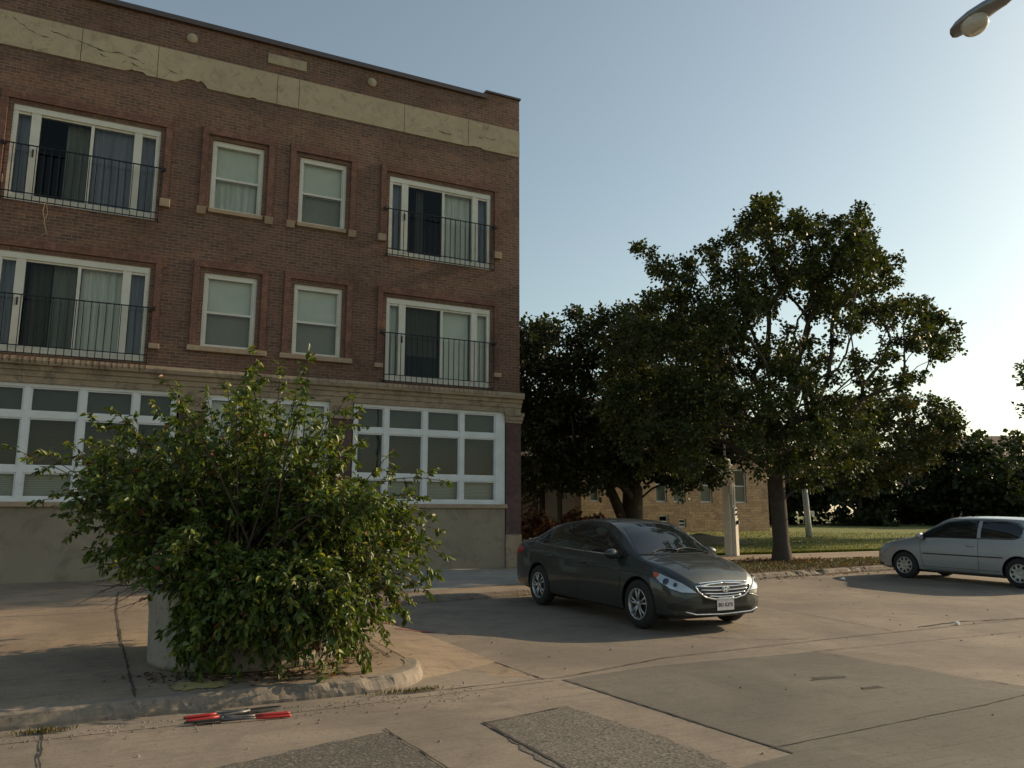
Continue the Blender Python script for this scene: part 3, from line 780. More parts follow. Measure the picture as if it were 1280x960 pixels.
# ------------------------------------------------------------------ foliage
def pal(rnd, cols, n):
    out = np.empty((n, 4)); c = np.array([x[:3] for x in cols]); w = np.array([x[3] for x in cols]); w = w / w.sum()
    k = rnd.choice(len(cols), n, p=w); out[:, :3] = c[k] * rnd.uniform(.7, 1.25, (n, 1)); out[:, 3] = 1
    return out
def leaves(name, P, Dr, Nr, size, aspect, colors, mat, parent=None, tri=False):
    """P points (n,3), Dr leaf direction, Nr approx normal, size (n,)"""
    n = len(P); Dr = Dr / np.linalg.norm(Dr, axis=1, keepdims=True)
    S = np.cross(Nr, Dr); S /= (np.linalg.norm(S, axis=1, keepdims=True) + 1e-9); Nn = np.cross(Dr, S)
    s = size[:, None]
    if tri:
        loc = [(0, 0, 0), (.4, .5, .10), (1, 0, -.08), (.4, -.5, .10)]; fcs = [(0, 1, 2), (0, 2, 3)]
    else:
        loc = [(0, 0, 0), (.28, .42, .09), (.65, .40, .04), (1, 0, -.16), (.65, -.40, .04), (.28, -.42, .09), (.5, 0, -.03)]; fcs = [(0, 1, 2, 6), (6, 2, 3), (0, 6, 4, 5), (6, 3, 4)]
    V = np.empty((n, len(loc), 3))
    for i, (a, b, c) in enumerate(loc): V[:, i] = P + Dr * s * a + S * s * b * aspect + Nn * s * c
    me = bpy.data.meshes.new(name); nv = len(loc)
    idx = []; tot = []; 
    off = (np.arange(n) * nv)[:, None]
    blocks = [off + np.array(f)[None, :] for f in fcs]
    flat_ = np.concatenate(blocks, axis=1).reshape(-1)
    per = [len(f) for f in fcs]; tot = np.tile(per, n); st = np.concatenate([[0], np.cumsum(tot)[:-1]])
    me.vertices.add(n * nv); me.vertices.foreach_set('co', V.reshape(-1))
    me.loops.add(len(flat_)); me.loops.foreach_set('vertex_index', flat_.astype(np.int32))
    me.polygons.add(len(tot)); me.polygons.foreach_set('loop_start', st.astype(np.int32))
    try: me.polygons.foreach_set('loop_total', tot.astype(np.int32))
    except Exception: pass
    ca = me.color_attributes.new('leafcol', 'FLOAT_COLOR', 'POINT')
    ca.data.foreach_set('color', np.repeat(colors, nv, axis=0).reshape(-1))
    me.materials.append(mat); me.update(calc_edges=True); me.validate()
    o = bpy.data.objects.new(name, me); col.objects.link(o)
    if parent: o.parent = parent
    return o

def in_poly(x, y, poly):
    c = False; j = len(poly) - 1
    for i in range(len(poly)):
        if (poly[i][1] > y) != (poly[j][1] > y) and x < (poly[j][0] - poly[i][0]) * (y - poly[i][1]) / (poly[j][1] - poly[i][1]) + poly[i][0]: c = not c
        j = i
    return c

def skeleton(mb, trunk, targets, r_tip=.010, expo=2.1, sag=.0, rnd=None, k0=3, nseg=5, rmax=None, up_bias=.25):
    """greedy branch tree: connect every target to the nearest existing node"""
    rnd = rnd or random.Random(1)
    nodes = [Vector(p) for p in trunk]; par = [-1] + list(range(len(trunk) - 1)); dist = [0]
    for i in range(1, len(nodes)): dist.append(dist[-1] + (nodes[i] - nodes[i - 1]).length)
    fork = k0
    tg = sorted(targets, key=lambda t: (Vector(t) - nodes[-1]).length)
    for t in tg:
        t = Vector(t); best = None
        for i in range(fork, len(nodes)):
            v = t - nodes[i]; d = v.length
            c = d + .50 * dist[i] + (max(0, -v.z) * 1.0)
            if best is None or c < best[0]: best = (c, i)
        i = best[1]; a = nodes[i]; v = t - a; L = v.length
        # leave along the parent's direction, then bend to the target
        pd = (a - nodes[par[i]]).normalized() if par[i] >= 0 else Vector((0, 0, 1))
        c1 = a + pd * L * .22 + Vector((0, 0, L * up_bias)) * .5 + v * .18
        ns_ = max(2, min(nseg, int(L / .25) + 1)); prev = i
        for s in range(1, ns_ + 1):
            u = s / ns_; p = a * (1 - u) ** 2 + c1 * 2 * u * (1 - u) + t * u * u
            if s < ns_: p = p + Vector((rnd.uniform(-1, 1), rnd.uniform(-1, 1), rnd.uniform(-1, 1))) * L * .025
            nodes.append(p); par.append(prev); dist.append(dist[prev] + (p - nodes[prev]).length); prev = len(nodes) - 1
    rad = [0.0] * len(nodes); acc = [0.0] * len(nodes); has = [0] * len(nodes)
    for i in range(len(nodes) - 1, -1, -1):
        a = acc[i] if has[i] else r_tip ** expo
        rad[i] = a ** (1 / expo)
        if par[i] >= 0: acc[par[i]] += a; has[par[i]] = 1
    return nodes, par, rad
def skin(mb, nodes, par, rad, nmin=.004):
    kids = {}
    for i, p in enumerate(par): kids.setdefault(p, []).append(i)
    stack = [(0, None)]
    starts = [(0, -1)]
    while starts:
        i, p = starts.pop(); chain = [i]; 
        while True:
            ks = kids.get(chain[-1], [])
            if not ks: break
            ks = sorted(ks, key=lambda q: -rad[q]); chain.append(ks[0])
            for q in ks[1:]: starts.append((q, chain[-2]))
        pts = ([nodes[p]] if p >= 0 else []) + [nodes[q] for q in chain]
        rr = ([min(rad[chain[0]], rad[p]) * 1.0] if p >= 0 else []) + [rad[q] for q in chain]
        if len(pts) > 1: mb.tube(pts, rr, 10 if rr[0] > .08 else (6 if rr[0] > .025 else 4), cap=False)

def make_tree(name, label, cat, base, trunk_pts, clumps, n_leaf, size, cols, seed, r_base, mat='leaf', spread=1.0, group=None, twig_r=.012, k0=2, tri=True, flat_n=.6, extra_trunks=(), twigs=5, lean=None):
    rs = np.random.RandomState(seed); rnd = random.Random(seed)
    root = empty(name, base, 0, label, cat, group); b = Vector(base)
    tp = [Vector(p) - b for p in trunk_pts]
    # densify the trunk
    mb = MB(); nodes, par, rad = skeleton(mb, tp, [Vector(c[:3]) - b for c in clumps], r_tip=twig_r, rnd=rnd, k0=k0)
    sc = r_base / rad[0]
    rad = [max(r * (sc if r > .05 else 1 + (sc - 1) * r / .05), .004) for r in rad]
    rad[0] *= 1.35
    skin(mb, nodes, par, rad)
    P = []; Dd = []; Nn = []; tot_r = sum(c[3] ** 2 for c in clumps)
    for c in clumps:
        cc = np.array(Vector(c[:3]) - b); r = c[3]; n = int(n_leaf * r * r / tot_r * (c[4] if len(c) > 4 else 1)); nt = max(2, int(twigs))
        outd = cc - np.array(tp[-1]); outd = outd / (np.linalg.norm(outd) + 1e-6)
        for k in range(nt):
            d = rs.normal(size=3) * np.array([1, 1, .65]) + outd * .7; d /= np.linalg.norm(d); L = r * rs.uniform(.6, 1.15)
            m = max(1, n // nt); t = rs.uniform(.1, 1, m) ** .8
            axis = cc[None, :] + d[None, :] * (t * L)[:, None]; axis[:, 2] -= .12 * L * t ** 2
            off = rs.normal(size=(m, 3)) * r * .17 * spread
            p = axis + off; P.append(p)
            dd = d[None, :] * .6 + off / (r * .17) * .7 + rs.normal(size=(m, 3)) * .4; dd[:, 2] -= .35; Dd.append(dd)
            nn = rs.normal(size=(m, 3)) * (1 - flat_n); nn[:, 2] += flat_n; Nn.append(nn)
            e = cc + d * L * .9; e[2] -= .1 * L
            mb.tube([Vector(cc), Vector((cc + e) / 2 + rs.normal(size=3) * .02), Vector(e)], [twig_r * .8, twig_r * .55, twig_r * .3], 3, cap=False)
    mb.build('trunk', M['bark'], root, smooth=True)
    P = np.concatenate(P); Dd = np.concatenate(Dd); Nn = np.concatenate(Nn)
    leaves('crown', P, Dd, Nn, rs.uniform(.65, 1.15, len(P)) * size, .95, pal(rs, cols, len(P)), M[mat], root, tri=tri)
    return root

def poly_clumps(poly, dist, n, r, depth, seed, holes=(), rmin=None, front=1.0):
    rnd = random.Random(seed); out = []; xs = [p[0] for p in poly]; ys = [p[1] for p in poly]; cx = (min(xs) + max(xs)) / 2; hw = (max(xs) - min(xs)) / 2
    tries = 0; pts2 = []
    while len(out) < n and tries < 20000:
        tries += 1; x = rnd.uniform(min(xs), max(xs)); y = rnd.uniform(min(ys), max(ys))
        if not in_poly(x, y, poly): continue
        mg = r * .75 / dist * F_PX
        if not all(in_poly(x + mg * ca, y + mg * sa, poly) for ca, sa in ((1, 0), (-1, 0), (0, 1), (0, -1), (.7, -.7), (-.7, -.7))): continue
        if any(math.hypot(x - h[0], (y - h[1])) < h[2] and rnd.random() < h[3] for h in holes): continue
        q = math.sqrt(max(.06, 1 - ((x - cx) / hw) ** 2)); dz = rnd.uniform(-1, 1) * depth * q
        w = at(x, y, dist + dz)
        if w.z < .5: continue
        if any((w - o_).length < r * .55 for o_ in pts2[-400:]): continue
        pts2.append(w); out.append((w.x, w.y, w.z, r * rnd.uniform(.75, 1.25)))
    return out

# the maple on the verge
mp = [(797, 300), (815, 310), (850, 330), (872, 312), (905, 296), (932, 262), (948, 238), (970, 243), (976, 268), (990, 256), (1003, 256), (1018, 276), (1045, 262), (1072, 250), (1090, 270), (1088, 298), (1112, 312), (1118, 338),
      (1145, 362), (1168, 382), (1201, 398), (1203, 440), (1172, 455), (1145, 450), (1150, 475), (1130, 488), (1100, 500), (1110, 540), (1090, 580), (1040, 600), (1010, 612), (960, 606), (930, 620), (880, 618), (820, 606),
      (770, 560), (750, 470), (765, 415), (785, 370), (825, 350), (808, 335)]
cl = poly_clumps(mp, 22.4, 440, .42, 3.4, 11, holes=((985, 395, 30, .72), (1035, 430, 30, .62), (1085, 430, 24, .5), (962, 415, 18, .7), (1000, 450, 18, .5), (1115, 455, 26, .6), (1060, 490, 26, .6), (908, 574, 42, 1.0)))
for (x, y) in ((800, 306), (808, 314), (818, 324), (832, 335), (842, 345), (951, 250), (962, 253), (945, 266), (955, 275), (992, 266), (1000, 280), (1072, 260), (1078, 276), (1065, 290), (1085, 300), (1188, 405), (1192, 425), (1178, 440), (1160, 395), (1120, 325), (1150, 372), (1140, 385),
               (1130, 465), (1150, 470), (1120, 480), (1187, 512), (1175, 500), (1160, 495), (880, 312), (895, 305), (915, 296), (1095, 325), (1105, 335), (1030, 272), (930, 285), (1165, 440), (860, 330)):
    w = at(x, y + 4, 22.4 + random.uniform(-1, 1)); cl.append((w.x, w.y, w.z, .30, 1.3))
bz = walk_z(16.9)
tb = Vector((16.72, 16.9, bz))
tp = [tb, tb + Vector((.0, 0, .5)), tb + Vector((-.02, 0, 1.3)), tb + Vector((-.05, 0, 2.1)), tb + Vector((.0, 0, 2.9)), tb + Vector((-.12, .05, 3.7)), tb + Vector((-.2, .1, 4.6))]
maple_cols = [(.065, .088, .02, 5), (.09, .11, .025, 3), (.042, .06, .016, 3), (.13, .13, .035, .5)]
mt = make_tree('maple_tree', 'broad leafy tree on the verge beside the pale utility post, sky showing through its crown', 'tree', tb, tp, cl, 90000, .11, maple_cols, 5, .235, k0=3, twigs=6)
# dark older tree behind, hiding the tan brick house
bp = [(630, 410), (660, 392), (690, 396), (715, 382), (740, 374), (770, 374), (800, 370), (840, 368), (900, 390), (940, 470), (945, 560), (900, 612), (850, 616), (800, 604), (745, 612), (700, 612), (640, 625), (625, 500)]
cl = poly_clumps(bp, 31.5, 330, .70, 4.0, 21, holes=((700, 470, 14, .6), (745, 460, 14, .6), (665, 470, 16, .6)))
rr = random.Random(8)
for k in range(46):
    w = at(rr.uniform(660, 900), rr.uniform(560, 606), 31.5 + rr.uniform(-4, 1.5)); cl.append((w.x, w.y, w.z, .55, 1.2))
b0 = at(790, 672, 31.5); b0.z = lawn_z(0, b0.y)
tp = [b0, b0 + Vector((0.02, 0, .6)), b0 + Vector((.05, 0, 1.3)), b0 + Vector((.1, 0, 2.2)), b0 + Vector((.2, 0, 3.2))]
old_cols = [(.035, .055, .016, 5), (.05, .07, .02, 3), (.025, .038, .012, 3), (.08, .09, .03, .4)]
bt = make_tree('old_tree', 'dark spreading tree with a leaning forked trunk behind the grey sedan', 'tree', b0, tp, cl, 70000, .165, old_cols, 9, .42, k0=2, twigs=6)
# its second leaning stem
mb = MB(); mb.tube([Vector((-.1, 0, .0)), Vector((-.25, .05, .7)), Vector((-.65, .1, 1.6)), Vector((-1.15, .1, 2.6)), Vector((-1.9, .2, 3.8)), Vector((-2.6, .2, 5))], [.26, .23, .2, .17, .13, .08], 10)
mb.build('stem', M['bark'], bt, smooth=True)
# small yellowing tree behind the maple
yp = [(1040, 490), (1090, 480), (1150, 485), (1195, 498), (1210, 540), (1170, 580), (1130, 612), (1080, 622), (1030, 615), (1005, 560)]
cl = poly_clumps(yp, 35, 130, .50, 2.0, 31)
b0 = at(978, 662, 35); b0.z = lawn_z(0, b0.y)
tp = [b0, b0 + Vector((.1, 0, .8)), b0 + Vector((.05, 0, 1.6)), b0 + Vector((.15, 0, 2.4))]
make_tree('yellowing_tree', 'small tree with yellowing leaves beyond the maple, above the lawn', 'tree', b0, tp, cl, 14000, .165,
          [(.13, .12, .03, 3), (.07, .09, .022, 3), (.16, .10, .03, 1), (.04, .06, .015, 2)], 12, .13, k0=2)
# dark mass of trees across the lawn
far = [(1010, 545, 60, 64, 64), (1075, 560, 56, 58, 60), (1140, 548, 62, 66, 62), (1185, 530, 50, 60, 66), (1255, 560, 50, 56, 58), (1310, 548, 60, 62, 62), (950, 540, 58, 60, 60), (1390, 530, 70, 66, 64)]
flabels = ['dark tree across the lawn, leftmost of the row and seen under the maple', 'dark tree across the lawn with a pale gap at its right side', 'dark round tree across the lawn left of the brown gable roof', 'tall dark tree in front of the brown gable roof',
           'low bushy tree right of the brown gable roof', 'dark tree above the silver hatchback roof at the photo edge', 'dark tree beyond the tan brick house end', 'dark tree at the far right end of the row']
for i, (px, top, hw, dist, _) in enumerate(far):
    c = at(px, 656, dist); c.z = lawn_z(0, c.y); rr = random.Random(i + 50)
    H_ = (656 - top) / F_PX * dist * 1.02; Wd = hw / F_PX * dist; cls = []
    for k in range(48):
        u = rr.uniform(-1, 1); v = rr.uniform(.06, 1); w = rr.uniform(-1, 1)
        if u * u + ((v - .4) / .62) ** 2 + w * w * .6 > 1.1: continue
        cls.append((c.x + (u * RT.x) * Wd + w * 2.2 * FW.x, c.y + u * RT.y * Wd + w * 2.2 * FW.y, c.z + v * H_, 1.35 * rr.uniform(.8, 1.2)))
    make_tree('shade_tree', flabels[i], 'tree', c, [c, c + Vector((0, 0, .8)), c + Vector((.1, 0, 1.8))], cls, 5200, .42, old_cols, 60 + i, .25, k0=1, group='row of trees across the lawn', twig_r=.03, twigs=4)
# branch tip of a tree standing right of the view
c = Vector((24.5, 9.0, .2)); tip = at(1290, 475, 21)
cls = []; rr = random.Random(77)
for (x, y) in ((1283, 470), (1292, 480), (1300, 465), (1300, 500), (1285, 512), (1295, 515), (1310, 490), (1330, 470), (1330, 510), (1350, 440), (1370, 490), (1400, 450), (1400, 520), (1440, 470), (1360, 400), (1420, 400), (1480, 430), (1500, 500), (1460, 350), (1540, 450)):
    w = at(x, y, 44 + rr.uniform(-2, 2)); cls.append((w.x, w.y, w.z, .8))
for k in range(40):
    w = at(rr.uniform(1360, 1560), rr.uniform(320, 580), 44 + rr.uniform(-4, 4)); cls.append((w.x, w.y, w.z, 1.1))
w = at(1470, 690, 44); w.z = lawn_z(0, w.y)
make_tree('edge_tree', 'tree reaching in from the right edge of the photo with only leaf tips in view', 'tree', w, [w, w + Vector((0, 0, 1)), w + Vector((0, 0, 2.2)), w + Vector((0, 0, 3.2))], cls, 8000, .26, maple_cols, 78, .3, k0=2)

# ------------------------------------------------------------------ planter with its overgrown shrub
pc = Vector((1.22, 8.85, walk_z(8.85)))
pl = empty('planter', pc, 0, 'big round concrete planter on the corner pavement, under the overgrown shrub', 'planter')
mb = MB(); mb.lathe([(.88, .0), (.93, .0), (.935, .05), (.95, .5), (.97, .62), (.975, .70), (.96, .72), (.86, .72), (.85, .70), (.85, .55)], 56)
mb.build('bowl', M['planter'], pl, smooth=True, fix=True)
mb = MB(); mb.lathe([(.001, .64), (.4, .62), (.855, .58)], 40); mb.build('soil', M['soil'], pl, smooth=True, fix=True)

rs = np.random.RandomState(4); rnd = random.Random(4)
bush = empty('overgrown_shrub', pc + Vector((0, 0, .6)), 0, 'huge leafy green shrub spilling out of the round concrete planter by the kerb', 'shrub')
B0 = bush.location.copy()
tips = [(315, 446, .1), (322, 470, 0), (385, 452, -.2), (376, 490, .1), (210, 480, .2), (222, 500, 0), (20, 562, .3), (60, 570, 0), (95, 560, .2), (120, 525, .3), (55, 625, .1), (90, 640, -.3), (150, 520, .1), (165, 545, -.3), (430, 502, .2), (445, 520, 0), (440, 560, -.2), (480, 575, .2),
        (548, 600, .1), (520, 620, -.1), (546, 690, .2), (540, 660, .0), (535, 710, -.2), (500, 760, -.3), (480, 785, 0), (450, 800, -.5), (400, 822, -.8), (350, 826, -.9), (300, 828, -.9), (255, 825, -.8), (225, 810, -.7),
        (260, 500, .3), (285, 490, -.2), (350, 520, .3), (405, 560, -.4), (240, 545, -.3), (190, 570, .3), (130, 600, .1), (100, 665, 0), (120, 690, .2), (250, 780, -.9), (350, 470, .3), (170, 700, -.6), (200, 735, -.8), (240, 745, -1.0), (280, 760, -1.1), (185, 720, -.3), (220, 700, -1), (260, 720, -1.1), (300, 740, -1.2)]
bpoly = [(120, 545), (165, 530), (190, 500), (225, 500), (250, 530), (290, 500), (310, 470), (335, 480), (350, 520), (380, 480), (400, 520), (435, 520), (450, 555), (430, 590), (480, 610), (535, 625), (540, 690), (525, 735), (485, 780), (430, 812), (300, 822), (235, 815), (215, 785), (245, 760), (230, 735), (150, 715), (110, 690), (100, 655), (70, 625), (110, 600), (95, 565)]
tips3 = [(at(x, y, 8.5 + (dz if y < 720 or x > 440 else -1.2)), 1.0) for (x, y, dz) in tips]
k = 0
cents = []
while len(cents) < 74:
    x = rnd.uniform(20, 550); y = rnd.uniform(450, 830)
    if in_poly(x, y, bpoly) and all(math.hypot(x - c_[0], y - c_[1]) > 27 for c_ in cents): cents.append((x, y, rnd.uniform(-1, 1)))
while k < 430:
    cc_ = rnd.choice(cents); x = rnd.gauss(cc_[0], 13); y = rnd.gauss(cc_[1], 12)
    if not in_poly(x, y, bpoly): continue
    dz = (cc_[2] * 1.25 + rnd.gauss(0, .15)) * math.sqrt(max(.1, 1 - ((x - 300) / 280) ** 2))
    if y > 720 and x < 440: dz = rnd.uniform(-1.45, -1.1)
    elif y > 720: dz = rnd.uniform(-1.2, -.2)
    w = at(x, y, 8.6 + dz)
    if w.z < .22: w.z = .22
    tips3.append((w, .9)); k += 1
for k in range(70):
    x = rnd.uniform(225, 470); y = rnd.uniform(745, 824); w = at(x, y, rnd.uniform(7.25, 7.5) + max(0, x - 400) * .006)
    tips3.append((w, .9))
P = []; Dd = []; Nn = []; mb = MB()
for (tip, wgt) in tips3:
    t = tip - B0
    r0 = Vector((rnd.uniform(-.45, .45), rnd.uniform(-.45, .45), 0)); r0 += Vector((t.x, t.y, 0)) * .12
    L = (t - r0).length
    c = r0 * .5 + t * .5 + Vector((0, 0, .30 * L + .1))
    if t.z > 1.3: c = r0 * .6 + t * .4; c.z = t.z * .55
    if t.z < .1: c = Vector((t.x * .75, t.y * .75, .45 + rnd.uniform(0, .35)))
    pts = [r0 * (1 - u) ** 2 + c * 2 * u * (1 - u) + t * u * u for u in [i / 9 for i in range(10)]]
    mb.tube(pts, [.013 * (1 - .8 * i / 9) + .002 for i in range(10)], 4, cap=False)
    nt = 9
    for j in range(nt + 1):
        u = .42 + .58 * j / nt if j < nt else 1.0; i0 = min(8, int(u * 9)); fr_ = u * 9 - i0; a = pts[i0].lerp(pts[i0 + 1], fr_); d = (pts[i0 + 1] - pts[i0]).normalized()
        if j < nt:
            sd = Vector((rnd.gauss(0, 1), rnd.gauss(0, 1), rnd.gauss(.25, .8))); sd = (sd - d * sd.dot(d)).normalized(); dd = (d * .6 + sd).normalized(); Lt = rnd.uniform(.12, .30) * (1.15 - .6 * (u - .4))
        else: dd = d; Lt = .14
        e = a + dd * Lt - Vector((0, 0, Lt * .10)); mb.tube([a, (a + e) / 2 + Vector((0, 0, Lt * .05)), e], [.004, .003, .0015], 3, cap=False)
        nl = int(16 * (.7 + .6 * rnd.random()) * wgt)
        for q in range(nl):
            v = (q + .6) / nl; p = a.lerp(e, v) + Vector((0, 0, Lt * .2 * v * (1 - v)))
            sd = Vector((rnd.gauss(0, 1), rnd.gauss(0, 1), rnd.gauss(-.25, .7))); P.append(p + Vector((rnd.gauss(0, .012), rnd.gauss(0, .012), rnd.gauss(0, .012)))); Dd.append(dd * .55 + sd * .8 + Vector((0, 0, -.40)))
            Nn.append(Vector((rnd.gauss(.15, .8), rnd.gauss(-.1, .8), .8)))
# dead bare twigs on the left
for i in range(34):
    e = at(rnd.uniform(90, 230), rnd.uniform(690, 765), 8.7 + rnd.uniform(-.4, .5)) - B0; a = Vector((-.55 + rnd.uniform(-.15, .2), rnd.uniform(-.3, .3), rnd.uniform(.0, .35)))
    m = a.lerp(e, .5) + Vector((rnd.uniform(-.06, .06), rnd.uniform(-.06, .06), rnd.uniform(.0, .16)))
    pts = [a, a.lerp(m, .5) + Vector((0, 0, .03)), m, m.lerp(e, .5) + Vector((0, 0, rnd.uniform(-.03, .03))), e]
    mb.tube(pts, [.008, .007, .005, .004, .002], 4, cap=False)
    for q in range(4):
        s = pts[rnd.randint(1, 3)]; f_ = s + (e - s) * .5 + Vector((rnd.uniform(-.12, .12), rnd.uniform(-.12, .12), rnd.uniform(-.1, .1))); mb.tube([s, f_], [.003, .0015], 3, cap=False)
mb.build('stems', M['twig'], bush)
P = np.array([tuple(p) for p in P]); Dd = np.array([tuple(p) for p in Dd]); Nn = np.array([tuple(p) for p in Nn])
keep = ~(((P[:, 0] + B0.x - pc.x) ** 2 + (P[:, 1] + B0.y - pc.y) ** 2 < 1.0) & (P[:, 2] + B0.z < pc.z + .72)) & (P[:, 2] + B0.z > .15)
P, Dd, Nn = P[keep], Dd[keep], Nn[keep]
bush_cols = [(.095, .14, .022, 5), (.155, .19, .032, 2.2), (.05, .085, .016, 4), (.26, .25, .055, .7), (.20, .07, .035, .2)]
leaves('foliage', P, Dd, Nn, rs.uniform(.038, .098, len(P)), .50, pal(rs, bush_cols, len(P)), M['leaf_bush'], bush)

# ------------------------------------------------------------------ dry brush beside the building, mound, grass, fallen leaves
def scatter_stuff(name, label, cat, n, fn, size, cols, mat='leaf', seed=1, kind='stuff', aspect=.9, upright=False, tri=True):
    rs = np.random.RandomState(seed); rnd = random.Random(seed); P = []; Dd = []; Nn = []
    for i in range(n):
        p = fn(rnd); P.append(p)
        if upright: Dd.append((rnd.gauss(0, .3), rnd.gauss(0, .3), 1)); Nn.append((rnd.gauss(0, 1), rnd.gauss(0, 1), .1))
        else: Dd.append((rnd.gauss(0, 1), rnd.gauss(0, 1), rnd.gauss(0, .25))); Nn.append((rnd.gauss(0, .3), rnd.gauss(0, .3), 1))
    o = leaves(name, np.array(P), np.array(Dd), np.array(Nn), rs.uniform(.6, 1.3, n) * size, aspect, pal(rs, cols, n), M[mat], None, tri)
    return tag(o, label, cat, kind=kind)
# dry hedge: several bushes
for i, (px, w_, h_, dist) in enumerate(((668, 22, 30, 27.5), (700, 24, 34, 28.5), (735, 22, 30, 29.5), (770, 16, 20, 30))):
    c = at(px, 672, dist); c.z = lawn_z(0, c.y); rr = random.Random(i); cls = []
    for k in range(14): cls.append((c.x + rr.uniform(-1, 1) * w_ / 30, c.y + rr.uniform(-.6, .6), c.z + rr.uniform(.25, 1) * h_ / 30, .34))
    make_tree('dry_bush', ['reddish brown dry bush nearest the brick building corner', 'tallest of the reddish brown dry bushes behind the grey sedan', 'reddish brown dry bush just left of the forked trunk', 'smallest dry bush, at the foot of the dark tree'][i], 'bush',
              c, [c, c + Vector((0, 0, .1)), c + Vector((0, 0, .2))], cls, 1700, .15, [(.22, .09, .045, 3), (.30, .16, .09, 2), (.10, .05, .03, 2), (.07, .07, .02, .6)], 90 + i, .03, k0=0, group='dry bushes behind the sedan', twig_r=.008, flat_n=.2)
def g1(r):
    d = 21 + 22 * r.random() ** 1.6; x = at(r.uniform(840, 1330), 700, d); return (x.x, max(x.y, 19.45), lawn_z(x.x, max(x.y, 19.45)))
scatter_stuff('grass', 'green lawn grass behind the side pavement', 'grass', 26000, g1, .085, [(.20, .235, .045, 4), (.26, .26, .06, 2), (.30, .25, .09, 1), (.11, .15, .03, 2)], seed=3, aspect=.22, upright=True)
def g2(r):
    x = r.uniform(9.3, 24); y = r.uniform(bay_kerb_y(x) + .15, 17.1); return (x, y, walk_z(y) + .005)
scatter_stuff('verge_weeds', 'sparse weeds on the verge round the maple', 'weeds', 9000, g2, .06, [(.07, .08, .025, 3), (.16, .13, .06, 3), (.10, .08, .03, 2)], seed=4, aspect=.3, upright=True)
def g3(r):
    if r.random() < .55: a = r.uniform(0, 6.28); q = .35 + abs(r.gauss(0, .55)); x, y = 16.72 + q * math.cos(a) * 1.6, 16.9 + q * math.sin(a) * .8
    else: x = r.uniform(10, 21); y = bay_kerb_y(x) + r.gauss(.3, .35)
    return (x, y, (walk_z(y) if y > bay_kerb_y(x) + .05 else road_z(y)) + .015 + r.random() * .03)
scatter_stuff('fallen_leaves', 'dry brown fallen leaves round the maple trunk and along the kerb', 'leaves', 2200, g3, .075, [(.26, .14, .06, 3), (.17, .10, .05, 2), (.10, .06, .04, 2)], seed=6)
def g4(r):
    a = r.uniform(-2.6, -.2); q = 1.0 + abs(r.gauss(0, .22)); x, y = pc.x + q * math.cos(a), pc.y + q * math.sin(a); y = max(y, 7.38); return (x, y, walk_z(y) + .006)
scatter_stuff('planter_litter', 'small dead leaves lying at the foot of the round planter', 'leaves', 420, g4, .05, [(.16, .09, .05, 3), (.10, .06, .035, 2)], seed=8, aspect=.6)
def g5(r):
    i = r.random(); x, y = ((-.45, 7.0) if i < .5 else (2.42, 7.08)); x += r.gauss(0, .09 if i < .5 else .16); y += r.gauss(0, .03); return (x, y, .006)
scatter_stuff('gutter_weeds', 'short dry weeds growing in the gutter at the kerb foot', 'weeds', 420, g5, .035, [(.12, .12, .035, 2), (.2, .15, .07, 2)], seed=9, aspect=.3, upright=True)
# low mound of mulch in the shade left of the post
c = at(862, 662, 32); mb = MB(); n = 24
for i in range(n + 1):
    for j in range(n + 1):
        u, v = i / n * 2 - 1, j / n * 2 - 1; h = max(0, 1 - u * u) * max(0, 1 - v * v); x = c.x + u * 3.0; y = c.y + v * 1.8
        mb.v.append((x, y, lawn_z(x, y) - .03 + h * .38 + NS.noise(Vector((x * 2, y * 2, 0))) * .12 * h))
for i in range(n):
    for j in range(n): mb.f.append((i*(n+1)+j, (i+1)*(n+1)+j, (i+1)*(n+1)+j+1, i*(n+1)+j+1)); mb.m.append(0)
tag(mb.build('mound', M['verge'], smooth=True), kind='structure')

# ------------------------------------------------------------------ houses behind
def small_window(root, p, q, z0, z1, y, par_mat, shade_=None):
    m_ = MB(); t = .07
    m_.box(p, p + t, y - .03, y + .05, z0, z1); m_.box(q - t, q, y - .03, y + .05, z0, z1); m_.box(p + t, q - t, y - .03, y + .05, z1 - t, z1); m_.box(p + t, q - t, y - .03, y + .05, z0, z0 + t)
    m_.box(p + t, q - t, y - .02, y + .04, (z0 + z1) / 2 - .03, (z0 + z1) / 2 + .03); m_.box(p - .08, q + .08, y - .09, y - .031, z0 - .1, z0)
    f = m_.build('window', par_mat, root)
    m_ = MB(); m_.face([(p + t, y, z0 + t), (q - t, y, z0 + t), (q - t, y, z1 - t), (p + t, y, z1 - t)]); m_.build('pane', M['glass_dark'], f)
    m_ = MB(); m_.box(p + t, q - t, y + .06, y + .07, z0 + t, z1 - t if shade_ == 'full' else (z0 + z1) / 2); m_.build('blind', M['shade'], f)
    return f
a = at(727, 657, 38); b = at(962, 657, 44)
ang = math.atan2(b.y - a.y, b.x - a.x); L = math.hypot(b.x - a.x, b.y - a.y); gz = lawn_z(0, a.y)
hs = empty('brick_house', (a.x, a.y, min(gz, lawn_z(0, b.y)) - .05), ang, 'tan brick house with narrow windows behind the dark forked tree', 'house')
hh = 6.2; wins = []
def pxx(px):
    # distance along the wall for a pixel column
    d = at(px, 657, 1) - Vector((0, 0, CH)); 
    # intersect ray (0,0)+s*d with line a + t*(cos,sin)
    ca, sa = math.cos(ang), math.sin(ang); det = -d.x * sa + d.y * ca
    t = (d.x * a.y - d.y * a.x) / det * -1 if False else (a.x * d.y - a.y * d.x) / (d.x * sa - d.y * ca)
    return t
